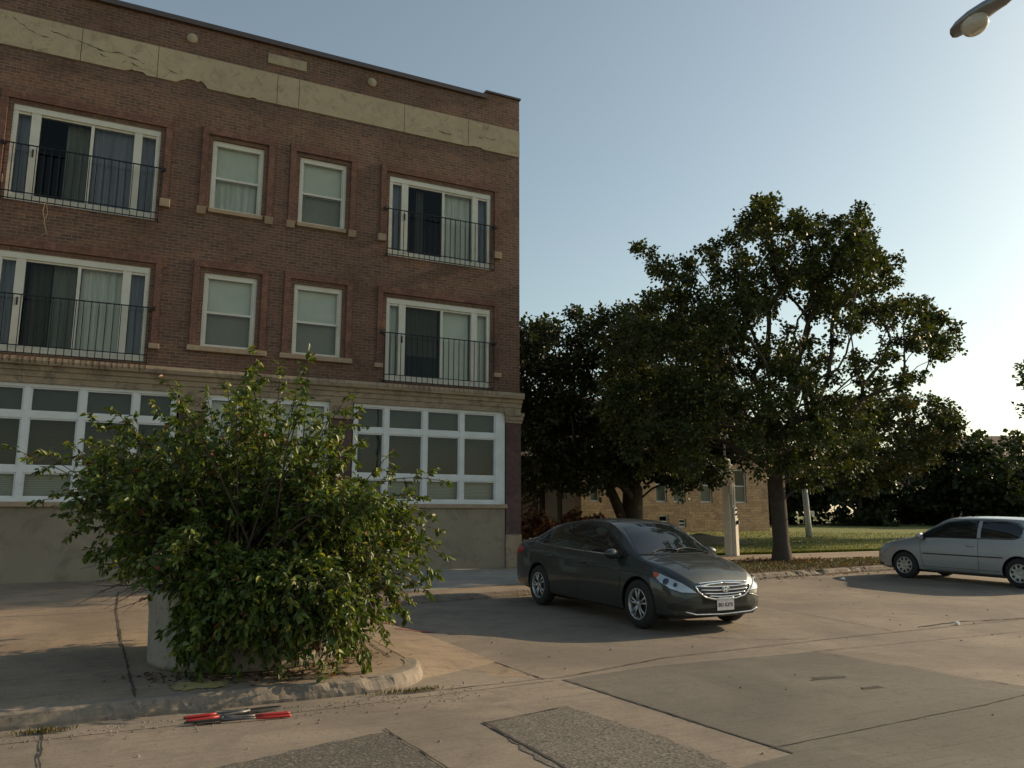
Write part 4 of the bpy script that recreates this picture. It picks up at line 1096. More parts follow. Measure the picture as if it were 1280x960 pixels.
for (p, q, z0, z1) in ((738, 750, 1.5, 3.3), (821, 835, 1.5, 3.3), (843, 858, 1.5, 3.3), (877, 892, 1.5, 3.3), (921, 935, 1.5, 3.3), (824, 836, .1, .75), (849, 858, .12, .55)):
    wins.append((pxx(p), pxx(q), z0 + (.1 if z0 > 1 else .2), z1 + (.1 if z0 > 1 else .2)))
wins = [w for w in wins if 0 < w[0] < L and w[1] < L]
hw2 = wins + [(w[0], w[1], 4.5, 5.8) for w in wins[:5]]
def hw_wall(): 
    xs = sorted(set([0, L] + [h[0] for h in hw2] + [h[1] for h in hw2])); zs = sorted(set([0, hh] + [h[2] for h in hw2] + [h[3] for h in hw2])); m_ = MB()
    for p, q in zip(xs, xs[1:]):
        for c_, d_ in zip(zs, zs[1:]):
            if any(h[0] < (p + q) / 2 < h[1] and h[2] < (c_ + d_) / 2 < h[3] for h in hw2): continue
            m_.face([(p, 0, c_), (q, 0, c_), (q, 0, d_), (p, 0, d_)])
    for h in hw2:
        m_.face([(h[0], 0, h[2]), (h[0], 0, h[3]), (h[0], .2, h[3]), (h[0], .2, h[2])]); m_.face([(h[1], 0, h[2]), (h[1], .2, h[2]), (h[1], .2, h[3]), (h[1], 0, h[3])])
        m_.face([(h[0], 0, h[3]), (h[1], 0, h[3]), (h[1], .2, h[3]), (h[0], .2, h[3])]); m_.face([(h[0], 0, h[2]), (h[0], .2, h[2]), (h[1], .2, h[2]), (h[1], 0, h[2])])
    m_.face([(L, 0, 0), (L, 8, 0), (L, 8, hh), (L, 0, hh)]); m_.face([(0, 0, 0), (0, 0, hh), (0, 8, hh), (0, 8, 0)]); m_.face([(0, 8, 0), (0, 8, hh), (L, 8, hh), (L, 8, 0)])
    return m_
hw_wall().build('wall', M['brick_tan'], hs)
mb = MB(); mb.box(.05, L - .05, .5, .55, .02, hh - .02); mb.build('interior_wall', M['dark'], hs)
mb = MB(); mb.face([(-.4, -.4, hh), (L + .4, -.4, hh), (L - 1, 4, hh + 1.2), (1, 4, hh + 1.2)]); mb.face([(-.4, 8.4, hh), (1, 4, hh + 1.2), (L - 1, 4, hh + 1.2), (L + .4, 8.4, hh)]); mb.face([(-.4, -.4, hh), (1, 4, hh + 1.2), (-.4, 8.4, hh)]); mb.face([(L + .4, -.4, hh), (L + .4, 8.4, hh), (L - 1, 4, hh + 1.2)])
M['shingle'] = weathered('shingles', (.10, .075, .055), (.075, .055, .042), 6, .9, .4, 30)
mb.build('roof', M['shingle'], hs)
for w in hw2: small_window(hs, *w[:4], .1, M['white'])
# dark timber annex left of it
c = at(700, 660, 36); ax = at(645, 660, 34); bx = at(727, 660, 38)
bx = Vector((bx.x * ax.y / bx.y, ax.y + .15, bx.z))
sh = empty('timber_shed', (ax.x, ax.y, lawn_z(0, ax.y) - .1), math.atan2(bx.y - ax.y, bx.x - ax.x), 'dark timber outbuilding glimpsed between the corner block and the tan brick house', 'shed')
Ls = math.hypot(bx.x - ax.x, bx.y - ax.y) - .25
M['timber'] = weathered('dark_timber', (.045, .036, .03), (.03, .025, .02), 5)
mb = MB(); mb.box(0, Ls, 0, 4, 0, 3.6); mb.build('wall', M['timber'], sh)
for (p, q, z1) in ((.3, 1.05, 2.2), (1.5, 2.3, 2.3)):
    mb = MB(); mb.box(p, q, -.05, .02, .1, z1); d_ = mb.build('door', plain('shed_door', (.03, .028, .026), .8), sh)
    mb = MB(); mb.box(p - .08, p, -.07, -.0, .1, z1 + .08); mb.box(q, q + .08, -.07, 0, .1, z1 + .08); mb.box(p, q, -.07, 0, z1, z1 + .08); mb.build('door_frame', M['timber'], d_)
mb = MB(); mb.face([(-.3, -.4, 3.55), (Ls + .1, -.4, 3.55), (Ls + .1, 4.3, 4.3), (-.3, 4.3, 4.3)]); mb.face([(-.3, -.4, 3.61), (Ls + .1, -.4, 3.61), (Ls + .1, 4.3, 4.36), (-.3, 4.3, 4.36)]); mb.build('roof', M['shingle'], sh)
# gable house far right, mostly behind trees
c = at(1232, 655, 80); gh = empty('gable_house', (c.x, c.y, lawn_z(0, c.y)), -YAW, 'house with a low brown gable roof rising above the far trees', 'house')
mb = MB(); mb.box(-4.2, 12, 0, 9, 0, 6.6); mb.build('wall', weathered('house_siding', (.30, .22, .16), (.25, .18, .14), 3), gh)
mb = MB(); ez, rz_ = 6.5, 9.3
mb.face([(-8, -.5, 6.9), (14, -.5, 5.2), (14, 4.5, 8.2), (-4, 4.5, 9.6)]) if False else None
for (y0, y1, z0, z1) in ((-.6, 4.5, 6.5, 9.1), (4.5, 9.6, 9.1, 6.5)):
    mb.face([(-5, y0, z0), (12.6, y0, z0), (12.6 if y0 > 0 else 9.5, y1, z1), (-2.6, y1, z1)]) if y0 < 0 else mb.face([(-2.6, y0, z0), (9.5, y0, z0), (12.6, y1, z1), (-5, y1, z1)])
mb.face([(-5, -.6, 6.5), (-2.6, 4.5, 9.1), (-5, 9.6, 6.5)]); mb.face([(12.6, -.6, 6.5), (12.6, 9.6, 6.5), (9.5, 4.5, 9.1)])
mb.build('roof', weathered('brown_shingles', (.16, .105, .075), (.12, .08, .06), 3), gh)
small_window(gh, 2.2, 3.0, 2.6, 3.8, -.06, M['white'], 'full'); small_window(gh, 3.3, 4.1, 2.6, 3.8, -.06, M['white'], 'full')

# ------------------------------------------------------------------ utility post with meter boxes and conduit
pb = Vector((16.92, 19.25, walk_z(19.25)))
up_ = empty('utility_post', pb, .42, 'pale boxed utility post with grey meters and bent conduit beside the pavement', 'utility post')
mb = MB(); mb.box(-.13, .15, -.10, .12, 0, 2.15); mb.build('post', M['steel_post'], up_, bevel=.012)
mb = MB(); mb.box(-.02, .19, -.22, -.102, .02, 1.16); mb.build('lower_cabinet', M['steel_post'], up_, bevel=.01)
mb = MB(); mb.box(.0, .18, -.20, -.102, 1.17, 1.50); mb.build('meter_box', M['white_post'], up_, bevel=.01)
for z in (1.28, 1.42):
    mb = MB(); mb.lathe([(.001, -.05), (.03, -.05), (.035, 0)], 12, (.09, -.2, z), 'Y'); mb.build('meter_dial', M['black'], up_, fix=True)
mb = MB(); mb.lathe([(.001, -.08), (.055, -.08), (.062, -.02), (.062, 0)], 16, (.1, -.22, 1.03), 'Y'); mb.build('meter', M['black'], up_, fix=True)
for (x, r) in ((-.02, .032), (.09, .042), (.16, .028)):
    mb = MB(); mb.tube([(x, -.14, 1.5), (x, -.14, 2.25)], r, 10); mb.build('conduit', M['white_post'], up_)
mb = MB(); mb.tube([(-.10, -.13, 1.9), (-.10, -.13, 2.2)], .03, 8); mb.build('conduit', M['white_post'], up_)
for k in range(4):
    mb = MB(); mb.lathe([(.001, .03), (.09, .02), (.11, -.01), (.05, -.03), (.001, -.03)], 14, (.06, -.05, 2.45 + k * .12)); mb.build('insulator', M['black'] if k < 2 else M['white_post'], up_, fix=True)
mb = MB(); mb.tube([(.12, -.05, 2.15), (.12, -.05, 2.9), (.08, -.05, 2.97), (-.14, -.05, 2.99), (-.2, -.05, 3.06), (-.2, -.05, 3.45), (-.17, -.05, 3.62), (-.06, -.05, 3.72), (.06, -.05, 3.75)], .032, 8); mb.build('bent_conduit', M['white_post'], up_, smooth=True)
mb = MB(); mb.tube([(.06, -.05, 2.15), (.06, -.05, 2.9)], .025, 8); mb.build('mast', M['steel_post'], up_)
# second post on the lawn
c = at(1011, 660, 38); c.z = lawn_z(0, c.y)
wp = empty('white_post', c, 0, 'slim white post standing on the lawn behind the maple trunk', 'post')
mb = MB(); mb.tube([(0, 0, 0), (-.05, 0, 1.0), (-.12, 0, 2.4)], [.16, .14, .13], 12); mb.build('shaft', M['white_post'], wp, smooth=True)
mb = MB(); mb.tube([(-.17, -.02, .4), (-.28, -.02, 2.3)], .035, 8); mb.box(.15, .32, -.1, .1, 1.0, 1.25); mb.build('cable_guard', M['white_post'], wp)

# ------------------------------------------------------------------ street lamp
lp = at(1221, 28, 9.0); pole = Vector((lp.x + 2.2, -2.7, .14))
sl = empty('street_lamp', pole, 0, 'grey cobra head street lamp reaching in at the top right corner', 'street lamp')
o = pole; ltop = lp - o
ad = Vector((o.x - lp.x, o.y - lp.y, 0)).normalized()       # from head back to the pole
mb = MB(); mb.tube([(0, 0, 0), (0, 0, .4), (0, 0, .42), (0, 0, 9.3)], [.17, .17, .11, .07], 14); mb.build('pole', M['lamp_grey'], sl, smooth=True)
att = Vector((0, 0, 9.2)); headend = ltop + ad * .62 + Vector((0, 0, .19))
mb = MB(); pts = [att, att.lerp(headend, .3) + Vector((0, 0, .35)), att.lerp(headend, .65) + Vector((0, 0, .3)), headend + ad * .25 + Vector((0, 0, .085)), headend]
mb.tube(pts, [.045, .04, .036, .034, .034], 10); mb.build('arm', M['lamp_grey'], sl, smooth=True)
sd_ = Vector((-ad.y, ad.x, 0)); upv = Vector((0, 0, 1)); axd = (ad + Vector((0, 0, .30))).normalized(); un = sd_.cross(axd) * -1
if un.z < 0: un = -un
mb = MB(); stn = [(-.30, .045, .02), (-.27, .11, .055), (-.18, .155, .09), (-.02, .17, .115), (.16, .145, .115), (.34, .10, .095), (.52, .065, .06), (.66, .048, .045), (.68, .03, .03)]
nr = 16
for (s, w_, h_) in stn:
    for k in range(nr):
        an = 2 * math.pi * k / nr; ca, sa = math.cos(an), math.sin(an); hz = h_ * sa if sa > 0 else .035 * sa
        if s > .3: hz = h_ * sa * (1 if sa > 0 else .8)
        mb.v.append(tuple(ltop + axd * s + sd_ * w_ * ca + un * (hz + .06)))
for i in range(len(stn) - 1):
    for k in range(nr): mb.f.append((i*nr + k, i*nr + (k+1) % nr, (i+1)*nr + (k+1) % nr, (i+1)*nr + k)); mb.m.append(0)
mb.f.append(tuple(range(nr))); mb.m.append(0); mb.f.append(tuple((len(stn)-1)*nr + k for k in range(nr))); mb.m.append(0)
mb.build('lamp_head', M['lamp_grey'], sl, smooth=True, fix=True)
tl = NT('lamp_glass'); tl.set((.85, .80, .70), .12); tl.b.inputs['Transmission Weight'].default_value = .55; tl.b.inputs['IOR'].default_value = 1.35
mb = MB(); prof = [(.001, -.135), (.06, -.13), (.10, -.11), (.13, -.07), (.142, -.02), (.146, .04)]
for (r_, h_) in prof:
    for k in range(24):
        an = 2 * math.pi * k / 24; mb.v.append(tuple(ltop + axd * (-.03 + r_ * 1.12 * math.cos(an)) + sd_ * r_ * math.sin(an) + un * (h_)))
for i in range(len(prof) - 1):
    for k in range(24): mb.f.append((i*24 + k, i*24 + (k+1) % 24, (i+1)*24 + (k+1) % 24, (i+1)*24 + k)); mb.m.append(0)
mb.build('lens', tl.m, sl, smooth=True, fix=True)

# ------------------------------------------------------------------ cars
def spline(xs, ys, x):
    """monotone-ish cubic through the stations"""
    xs = np.asarray(xs, float); ys = np.asarray(ys, float); h = np.diff(xs); d = np.diff(ys) / h
    m = np.zeros(len(xs)); m[0], m[-1] = d[0], d[-1]
    for i in range(1, len(xs) - 1):
        m[i] = 0 if d[i-1] * d[i] <= 0 else (h[i-1] + h[i]) * 3 / ((2*h[i] + h[i-1]) / d[i-1] + (h[i] + 2*h[i-1]) / d[i])
    i = np.clip(np.searchsorted(xs, x) - 1, 0, len(xs) - 2); t = (x - xs[i]) / h[i]
    return ((1 + 2*t) * (1-t)**2 * ys[i] + t * (1-t)**2 * h[i] * m[i] + t*t*(3 - 2*t) * ys[i+1] + t*t*(t-1) * h[i] * m[i+1])

def car_paint(name, c, metal=.7, rough=.28):
    t = NT(name); co = t.coord(); n = t.noise(co, 900, 1, .5); d = t.noise(co, 4, 5, .65)
    cc = t.mix(c, tuple(min(1, x * 1.6) for x in c), t.gray(n, .5, .8)); cc = t.mix(cc, (.16, .14, .11), t.gray(d, .62, 1.3))
    t.set(cc, t.gray(d, -.6, 1.7), None, Metallic=metal); t.b.inputs['Coat Weight'].default_value = .8; t.b.inputs['Coat Roughness'].default_value = .06
    return t.m
M['car_glass'] = plain('car_glass', (.012, .016, .016), .04); M['car_glass'].node_tree.nodes['Principled BSDF'].inputs['Specular IOR Level'].default_value = .75
M['tyre'] = plain('tyre_rubber', (.022, .021, .02), .85)
M['chrome'] = plain('chrome', (.75, .75, .75), .14, 1.0)
M['alloy'] = plain('alloy', (.50, .50, .49), .35, .7)
M['trim'] = plain('black_trim', (.012, .012, .012), .5)
M['lens_clear'] = plain('clear_lens', (.50, .54, .58), .08, .3)
M['lens_amber'] = plain('amber_lens', (.55, .10, .02), .15)
M['lens_red'] = plain('red_lens', (.30, .01, .01), .15)
M['reflector'] = plain('reflector_bowl', (.10, .11, .13), .15, .9)

class Car:
    def __init__(s, S, root, paint, axles, r_arch, width):
        """S: dict of station arrays; the body is one lofted shell with the arches cut out"""
        s.root = root
        X = S['x']; dens = []
        for a, b in zip(X, X[1:]):
            n = max(2, int((b - a) / .035)); dens += [a + (b - a) * i / n for i in range(n)]
        dens.append(X[-1]); rings = []
        for x in dens:
            g = {k: float(spline(X, S[k], x)) for k in S if k != 'x'}
            w, zl, zb, wb, wr, ze, zt = (g[k] for k in ('w', 'zl', 'zb', 'wb', 'wr', 'ze', 'zt'))
            zm = zl + (zb - zl) * .52
            lower = [(0, zl), (.5*w, zl), (.84*w, zl + .01), (.955*w, zl + .06), (.985*w, zl + .16), (w, zm), (.992*w, zb - .16), (.97*w, zb - .09), (wb + .35 * (w - wb), zb - .04), (wb, zb)]
            gh = [(wb + (wr - wb) * t + .035 * math.sin(math.pi * t) * min(1, max(0, (ze - zb) / .3)), zb + (ze - zb) * t) for t in (.03, .25, .5, .75, .96)]
            top = [(wr * c_, ze + (zt - ze) * (1 - c_ ** 2.4)) for c_ in (1.0, .95, .85, .68, .45, .22, 0)]
            rings.append([(x, y, z) for (y, z) in lower + gh + top])
        K = len(rings[0]); mb = MB()
        for r in rings:
            mb.v += r + [(x, -y, z) for (x, y, z) in reversed(r[1:-1])]
        N = K * 2 - 2
        for i in range(len(rings) - 1):
            for k in range(N): mb.f.append((i*N + k, (i+1)*N + k, (i+1)*N + (k+1) % N, i*N + (k+1) % N)); mb.m.append(0)
        mb.f.append(tuple(range(N))); mb.m.append(0); mb.f.append(tuple((len(rings)-1)*N + k for k in reversed(range(N)))); mb.m.append(0)
        body = mb.build('body', [paint, M['trim']], root, smooth=True, fix=True)
        cuts = []
        for ax in axles:
            for sd in (-1, 1):
                c = MB(); c.lathe([(.001, sd * (width / 2 - .24)), (r_arch, sd * (width / 2 - .24)), (r_arch, sd * (width / 2 + .2)), (.001, sd * (width / 2 + .2))], 44, (ax[0], 0, ax[1]), 'Y')
                co_ = c.build('arch_cut', M['trim'], root, fix=True); cuts.append(co_)
                md = body.modifiers.new('b', 'BOOLEAN'); md.operation = 'DIFFERENCE'; md.solver = 'EXACT'; md.object = co_
        bpy.context.view_layer.update()
        dg = bpy.context.evaluated_depsgraph_get(); me = bpy.data.meshes.new_from_object(body.evaluated_get(dg))
        body.modifiers.clear(); body.data = me
        for c in cuts: bpy.data.objects.remove(c)
        while len(me.materials) < 2: me.materials.append(M['trim'])
        me.materials[0] = paint; me.materials[1] = M['trim']
        for p in me.polygons:
            c = p.center; p.use_smooth = True; mi = 0
            for ax in axles:
                d = math.hypot(c.x - ax[0], c.z - ax[1])
                nr = -(p.normal.x * (c.x - ax[0]) + p.normal.z * (c.z - ax[1])) / max(d, .01)
                if d < r_arch + .012 and abs(p.normal.y) < .5 and nr > .6 and abs(c.y) > width / 2 - .26: mi = 1
                if d < r_arch - .005 and abs(c.y) < width / 2 - .235: mi = 1
            if c.z < float(spline(X, S['zl'], min(max(c.x, X[0]), X[-1]))) + .03: mi = 1
            p.material_index = mi
        try: me.set_sharp_from_angle(angle=R(38))
        except Exception: pass
        s.body = body; bm = bmesh.new(); bm.from_mesh(me); s.bvh = BVHTree.FromBMesh(bm); bm.free()
    def hit(s, p, d):
        h = s.bvh.ray_cast(Vector(p), Vector(d))
        return (h[0], h[1]) if h[0] is not None else (None, None)
    def basis(s, frm):
        d = -Vector(frm).normalized(); u = Vector((0, 0, 1)).cross(d)
        if u.length < 1e-3: u = Vector((1, 0, 0))
        u.normalize(); return d, u, d.cross(u)
    def patch(s, pts, frm, name, mat, off=.004, thick=.012, step=.05, parent=None):
        """lay a thin shell on the body: outline pts (3D, approximate) projected along -frm"""
        d, u, v = s.basis(frm); P2 = [(Vector(p).dot(u), Vector(p).dot(v)) for p in pts]
        bm = bmesh.new(); bm.faces.new([bm.verts.new((a, b, 0)) for a, b in P2])
        for ax, k in (((1, 0, 0), 0), ((0, 1, 0), 1)):
            lo = min(p[k] for p in P2); hi = max(p[k] for p in P2); n = int((hi - lo) / step)
            for i in range(1, n + 1):
                q = lo + (hi - lo) * i / (n + 1); co_ = (q, 0, 0) if k == 0 else (0, q, 0)
                bmesh.ops.bisect_plane(bm, geom=list(bm.verts) + list(bm.edges) + list(bm.faces), plane_co=co_, plane_no=ax)
        for vt in bm.verts:
            o_ = u * vt.co.x + v * vt.co.y - d * 6; h, nn = s.hit(o_, d)
            if h is None:
                h, nn, _, _ = s.bvh.find_nearest(u * vt.co.x + v * vt.co.y + Vector(pts[0]).dot(d) * d)
            vt.co = h - d * off
        bmesh.ops.triangulate(bm, faces=[f for f in bm.faces if len(f.verts) > 4])
        bmesh.ops.recalc_face_normals(bm, faces=bm.faces)
        if sum(f.normal.dot(d) for f in bm.faces) > 0: bmesh.ops.reverse_faces(bm, faces=bm.faces)
        if thick:
            ext = bmesh.ops.extrude_edge_only(bm, edges=[e for e in bm.edges if e.is_boundary])
            for vt in [x for x in ext['geom'] if isinstance(x, bmesh.types.BMVert)]: vt.co += d * thick
        me = bpy.data.meshes.new(name); bm.to_mesh(me); bm.free(); me.materials.append(mat)
        me.polygons.foreach_set('use_smooth', [True] * len(me.polygons))
        try: me.set_sharp_from_angle(angle=R(40))
        except Exception: pass
        o_ = bpy.data.objects.new(name, me); col.objects.link(o_); o_.parent = parent or s.root; return o_
    def line(s, pts, frm, name, mat, w=.006, off=.003, parent=None, closed=False, tube=0):
        d, u, v = s.basis(frm); out = []; src = list(pts) + ([pts[0]] if closed else [])
        for a, b in zip(src, src[1:]):
            a, b = Vector(a), Vector(b); n = max(1, int((b - a).length / .03))
            for i in range(n):
                p = a.lerp(b, i / n); h, _ = s.hit(p - d * (6 + p.dot(d)), d); 
                if h is not None: out.append(h - d * off)
        p = Vector(src[-1]); h, _ = s.hit(p - d * (6 + p.dot(d)), d)
        if h is not None: out.append(h - d * off)
        mb = MB()
        if tube: mb.tube(out, tube, 6)
        else:
            for i, p in enumerate(out):
                t = (out[min(i + 1, len(out) - 1)] - out[max(i - 1, 0)]).normalized(); sd = t.cross(d).normalized() * w / 2; mb.v += [tuple(p - sd), tuple(p + sd)]
            for i in range(len(out) - 1): mb.f.append((2*i, 2*i+1, 2*i+3, 2*i+2)); mb.m.append(0)
        o_ = mb.build(name, mat, smooth=bool(tube)); o_.parent = parent or s.root; return o_

def wheel(root, x, y, z, r, rim_r, side, style, spin=0):
    w = empty('wheel', (x, y, z)); w.parent = root
    if side < 0: w.rotation_euler = (0, 0, math.pi)
    wd = .205
    mb = MB(); mb.lathe([(rim_r, -wd/2), (rim_r + .02, -wd/2 - .004), (r - .035, -wd/2 + .0), (r - .008, -wd/2 + .028), (r, -wd/2 + .055), (r, wd/2 - .055), (r - .008, wd/2 - .028), (r - .035, wd/2), (rim_r + .02, wd/2 + .004), (rim_r, wd/2), (rim_r - .01, wd/2 - .03), (rim_r - .01, -wd/2 + .03)], 48, axis='Y', closed=True)
    mb.build('tyre', M['tyre'], w, smooth=True, fix=True)
    mb = MB(); y1 = wd / 2
    mb.lathe([(rim_r + .002, y1 - .002), (rim_r - .006, y1 + .003), (rim_r - .018, y1 - .004), (rim_r - .022, y1 - .05), (rim_r - .03, -.02)], 48, axis='Y')
    if style == 'alloy':
        for k in range(5):
            for dl in (-.17, .17):
                a0 = 2 * math.pi * k / 5 + spin + dl * .55; a1 = 2 * math.pi * k / 5 + spin + dl * 1.25
                p0 = (.035 * math.cos(a0), y1 - .022, .035 * math.sin(a0)); p1 = ((rim_r - .015) * math.cos(a1), y1 - .012, (rim_r - .015) * math.sin(a1)); pm = (.5 * (p0[0] + p1[0]), y1 - .012, .5 * (p0[2] + p1[2]))
                mb.tube([p0, pm, p1], [.017, .013, .015], 6)
        mb.lathe([(.001, y1 - .006), (.03, y1 - .006), (.045, y1 - .014), (.05, y1 - .04)], 20, axis='Y')
        mb.build('rim', M['alloy'], w, smooth=True, fix=True)
        mb = MB(); mb.lathe([(.001, y1 - .06), (rim_r - .02, y1 - .06)], 32, axis='Y'); mb.build('brake_disc', M['trim'], w)
    else:
        # full wheel cover with openings round the edge
        mb.lathe([(.001, y1 + .004), (.045, y1 + .004), (.055, y1 - .002), (.075, y1 + .0), (.10, y1 + .002)], 48, axis='Y')
        n = 9
        for k in range(n):
            a0 = 2 * math.pi * k / n + spin; dw = .155
            ps = [(.10, a0 - 2 * math.pi / n / 2), (.10, a0 + 2 * math.pi / n / 2), (.125, a0 + dw * 1.25), (.158, a0 + dw * .9), (rim_r - .012, a0 + math.pi / n), (rim_r - .012, a0 - math.pi / n), (.158, a0 - dw * .9), (.125, a0 - dw * 1.25)]
            mb.face([(q * math.cos(t), y1 + .002, q * math.sin(t)) for q, t in ps])
        mb.build('hubcap', M['alloy'], w, fix=True)
        mb = MB(); mb.lathe([(.001, y1 - .035), (rim_r - .02, y1 - .035)], 32, axis='Y'); mb.build('brake_disc', M['trim'], w)
    return w

def mirror_part(car, x, z, ybase, side, mat, sz=(.09, .125, .075)):
    mb = MB(); n, m = 10, 16
    for i in range(n + 1):
        th = math.pi * i / n
        for j in range(m):
            ph = 2 * math.pi * j / m; c_ = Vector((math.sin(th) * math.cos(ph), math.cos(th), math.sin(th) * math.sin(ph)))
            xx = c_.x * sz[0] * (1 if c_.x > 0 else .45); mb.v.append((x + xx, side * (ybase + .13 + c_.y * sz[1]), z + c_.z * sz[2] * (1 - .25 * c_.y)))
    for i in range(n):
        for j in range(m): mb.f.append((i*m + j, i*m + (j+1) % m, (i+1)*m + (j+1) % m, (i+1)*m + j)); mb.m.append(0)
    mo = mb.build('mirror', mat, car.root, smooth=True, fix=True)
    mb = MB(); mb.tube([(x, side * (ybase - .03), z - .05), (x, side * (ybase + .08), z - .045)], [.032, .026], 8); mb.build('mirror_arm', M['trim'], mo)
    return mo

def text_mesh(txt, size, mat, name, parent, mtx):
    cu = bpy.data.curves.new('t', 'FONT'); cu.body = txt; cu.size = size; cu.align_x = 'CENTER'; cu.align_y = 'CENTER'; cu.extrude = .0015; cu.offset = .002
    o_ = bpy.data.objects.new('t', cu); col.objects.link(o_); bpy.context.view_layer.update()
    me = bpy.data.meshes.new_from_object(o_.evaluated_get(bpy.context.evaluated_depsgraph_get())); bpy.data.objects.remove(o_)
    me.transform(mtx); me.materials.clear(); me.materials.append(mat); q = bpy.data.objects.new(name, me); col.objects.link(q); q.parent = parent; return q

# --- dark grey sedan backed into the bay
def front_rear(pf, pr):  return (pf, pr)
sed = empty('grey_sedan', (0, 0, 0), 0, 'dark grey four door sedan backed up to the kerb, chrome grille facing the road', 'car')
S = dict(
 x=[-2.44, -2.41, -2.30, -2.10, -1.85, -1.55, -1.20, -.85, -.45,  0.0,  .35,  .70, 1.05, 1.35, 1.65, 1.95, 2.15, 2.27, 2.345, 2.375],
 w=[ .62,  .74,  .84,  .885, .905, .912, .915, .915, .917, .917, .917, .915, .912, .908, .897, .865, .80, .71, .58, .42],
 zl=[.42,  .32,  .25,  .23,  .20,  .18,  .18,  .18,  .18,  .18,  .18,  .18,  .18,  .18,  .18,  .19, .20, .22, .27, .33],
 zb=[.82,  .90,  .985, 1.01, 1.015,1.01, 1.00, .99,  .975, .955, .94, .925, .905, .875, .835, .775, .71, .655, .60, .55],
 wb=[.56,  .68,  .76,  .79,  .80,  .815, .825, .83,  .835, .835, .83, .825, .81, .79, .765, .72, .66, .58, .47, .34],
 wr=[.50,  .60,  .66,  .66,  .62,  .58,  .565, .56,  .565, .575, .59, .635, .70, .74, .70, .65, .59, .51, .41, .29],
 ze=[.84,  .945, 1.035,1.07, 1.13, 1.245,1.345,1.40, 1.43, 1.43, 1.405,1.27, 1.065, .93, .875, .81, .745, .685, .62, .56],
 zt=[.86,  .965, 1.06, 1.105,1.165,1.275,1.38, 1.435, 1.465,1.47, 1.45,1.33, 1.13, .985, .925, .85, .775, .70, .63, .565])
paint = car_paint('grey_paint', (.046, .053, .051))
AX = [(1.40, .335), (-1.395, .335)]
car = Car(S, sed, paint, AX, .375, 1.835)
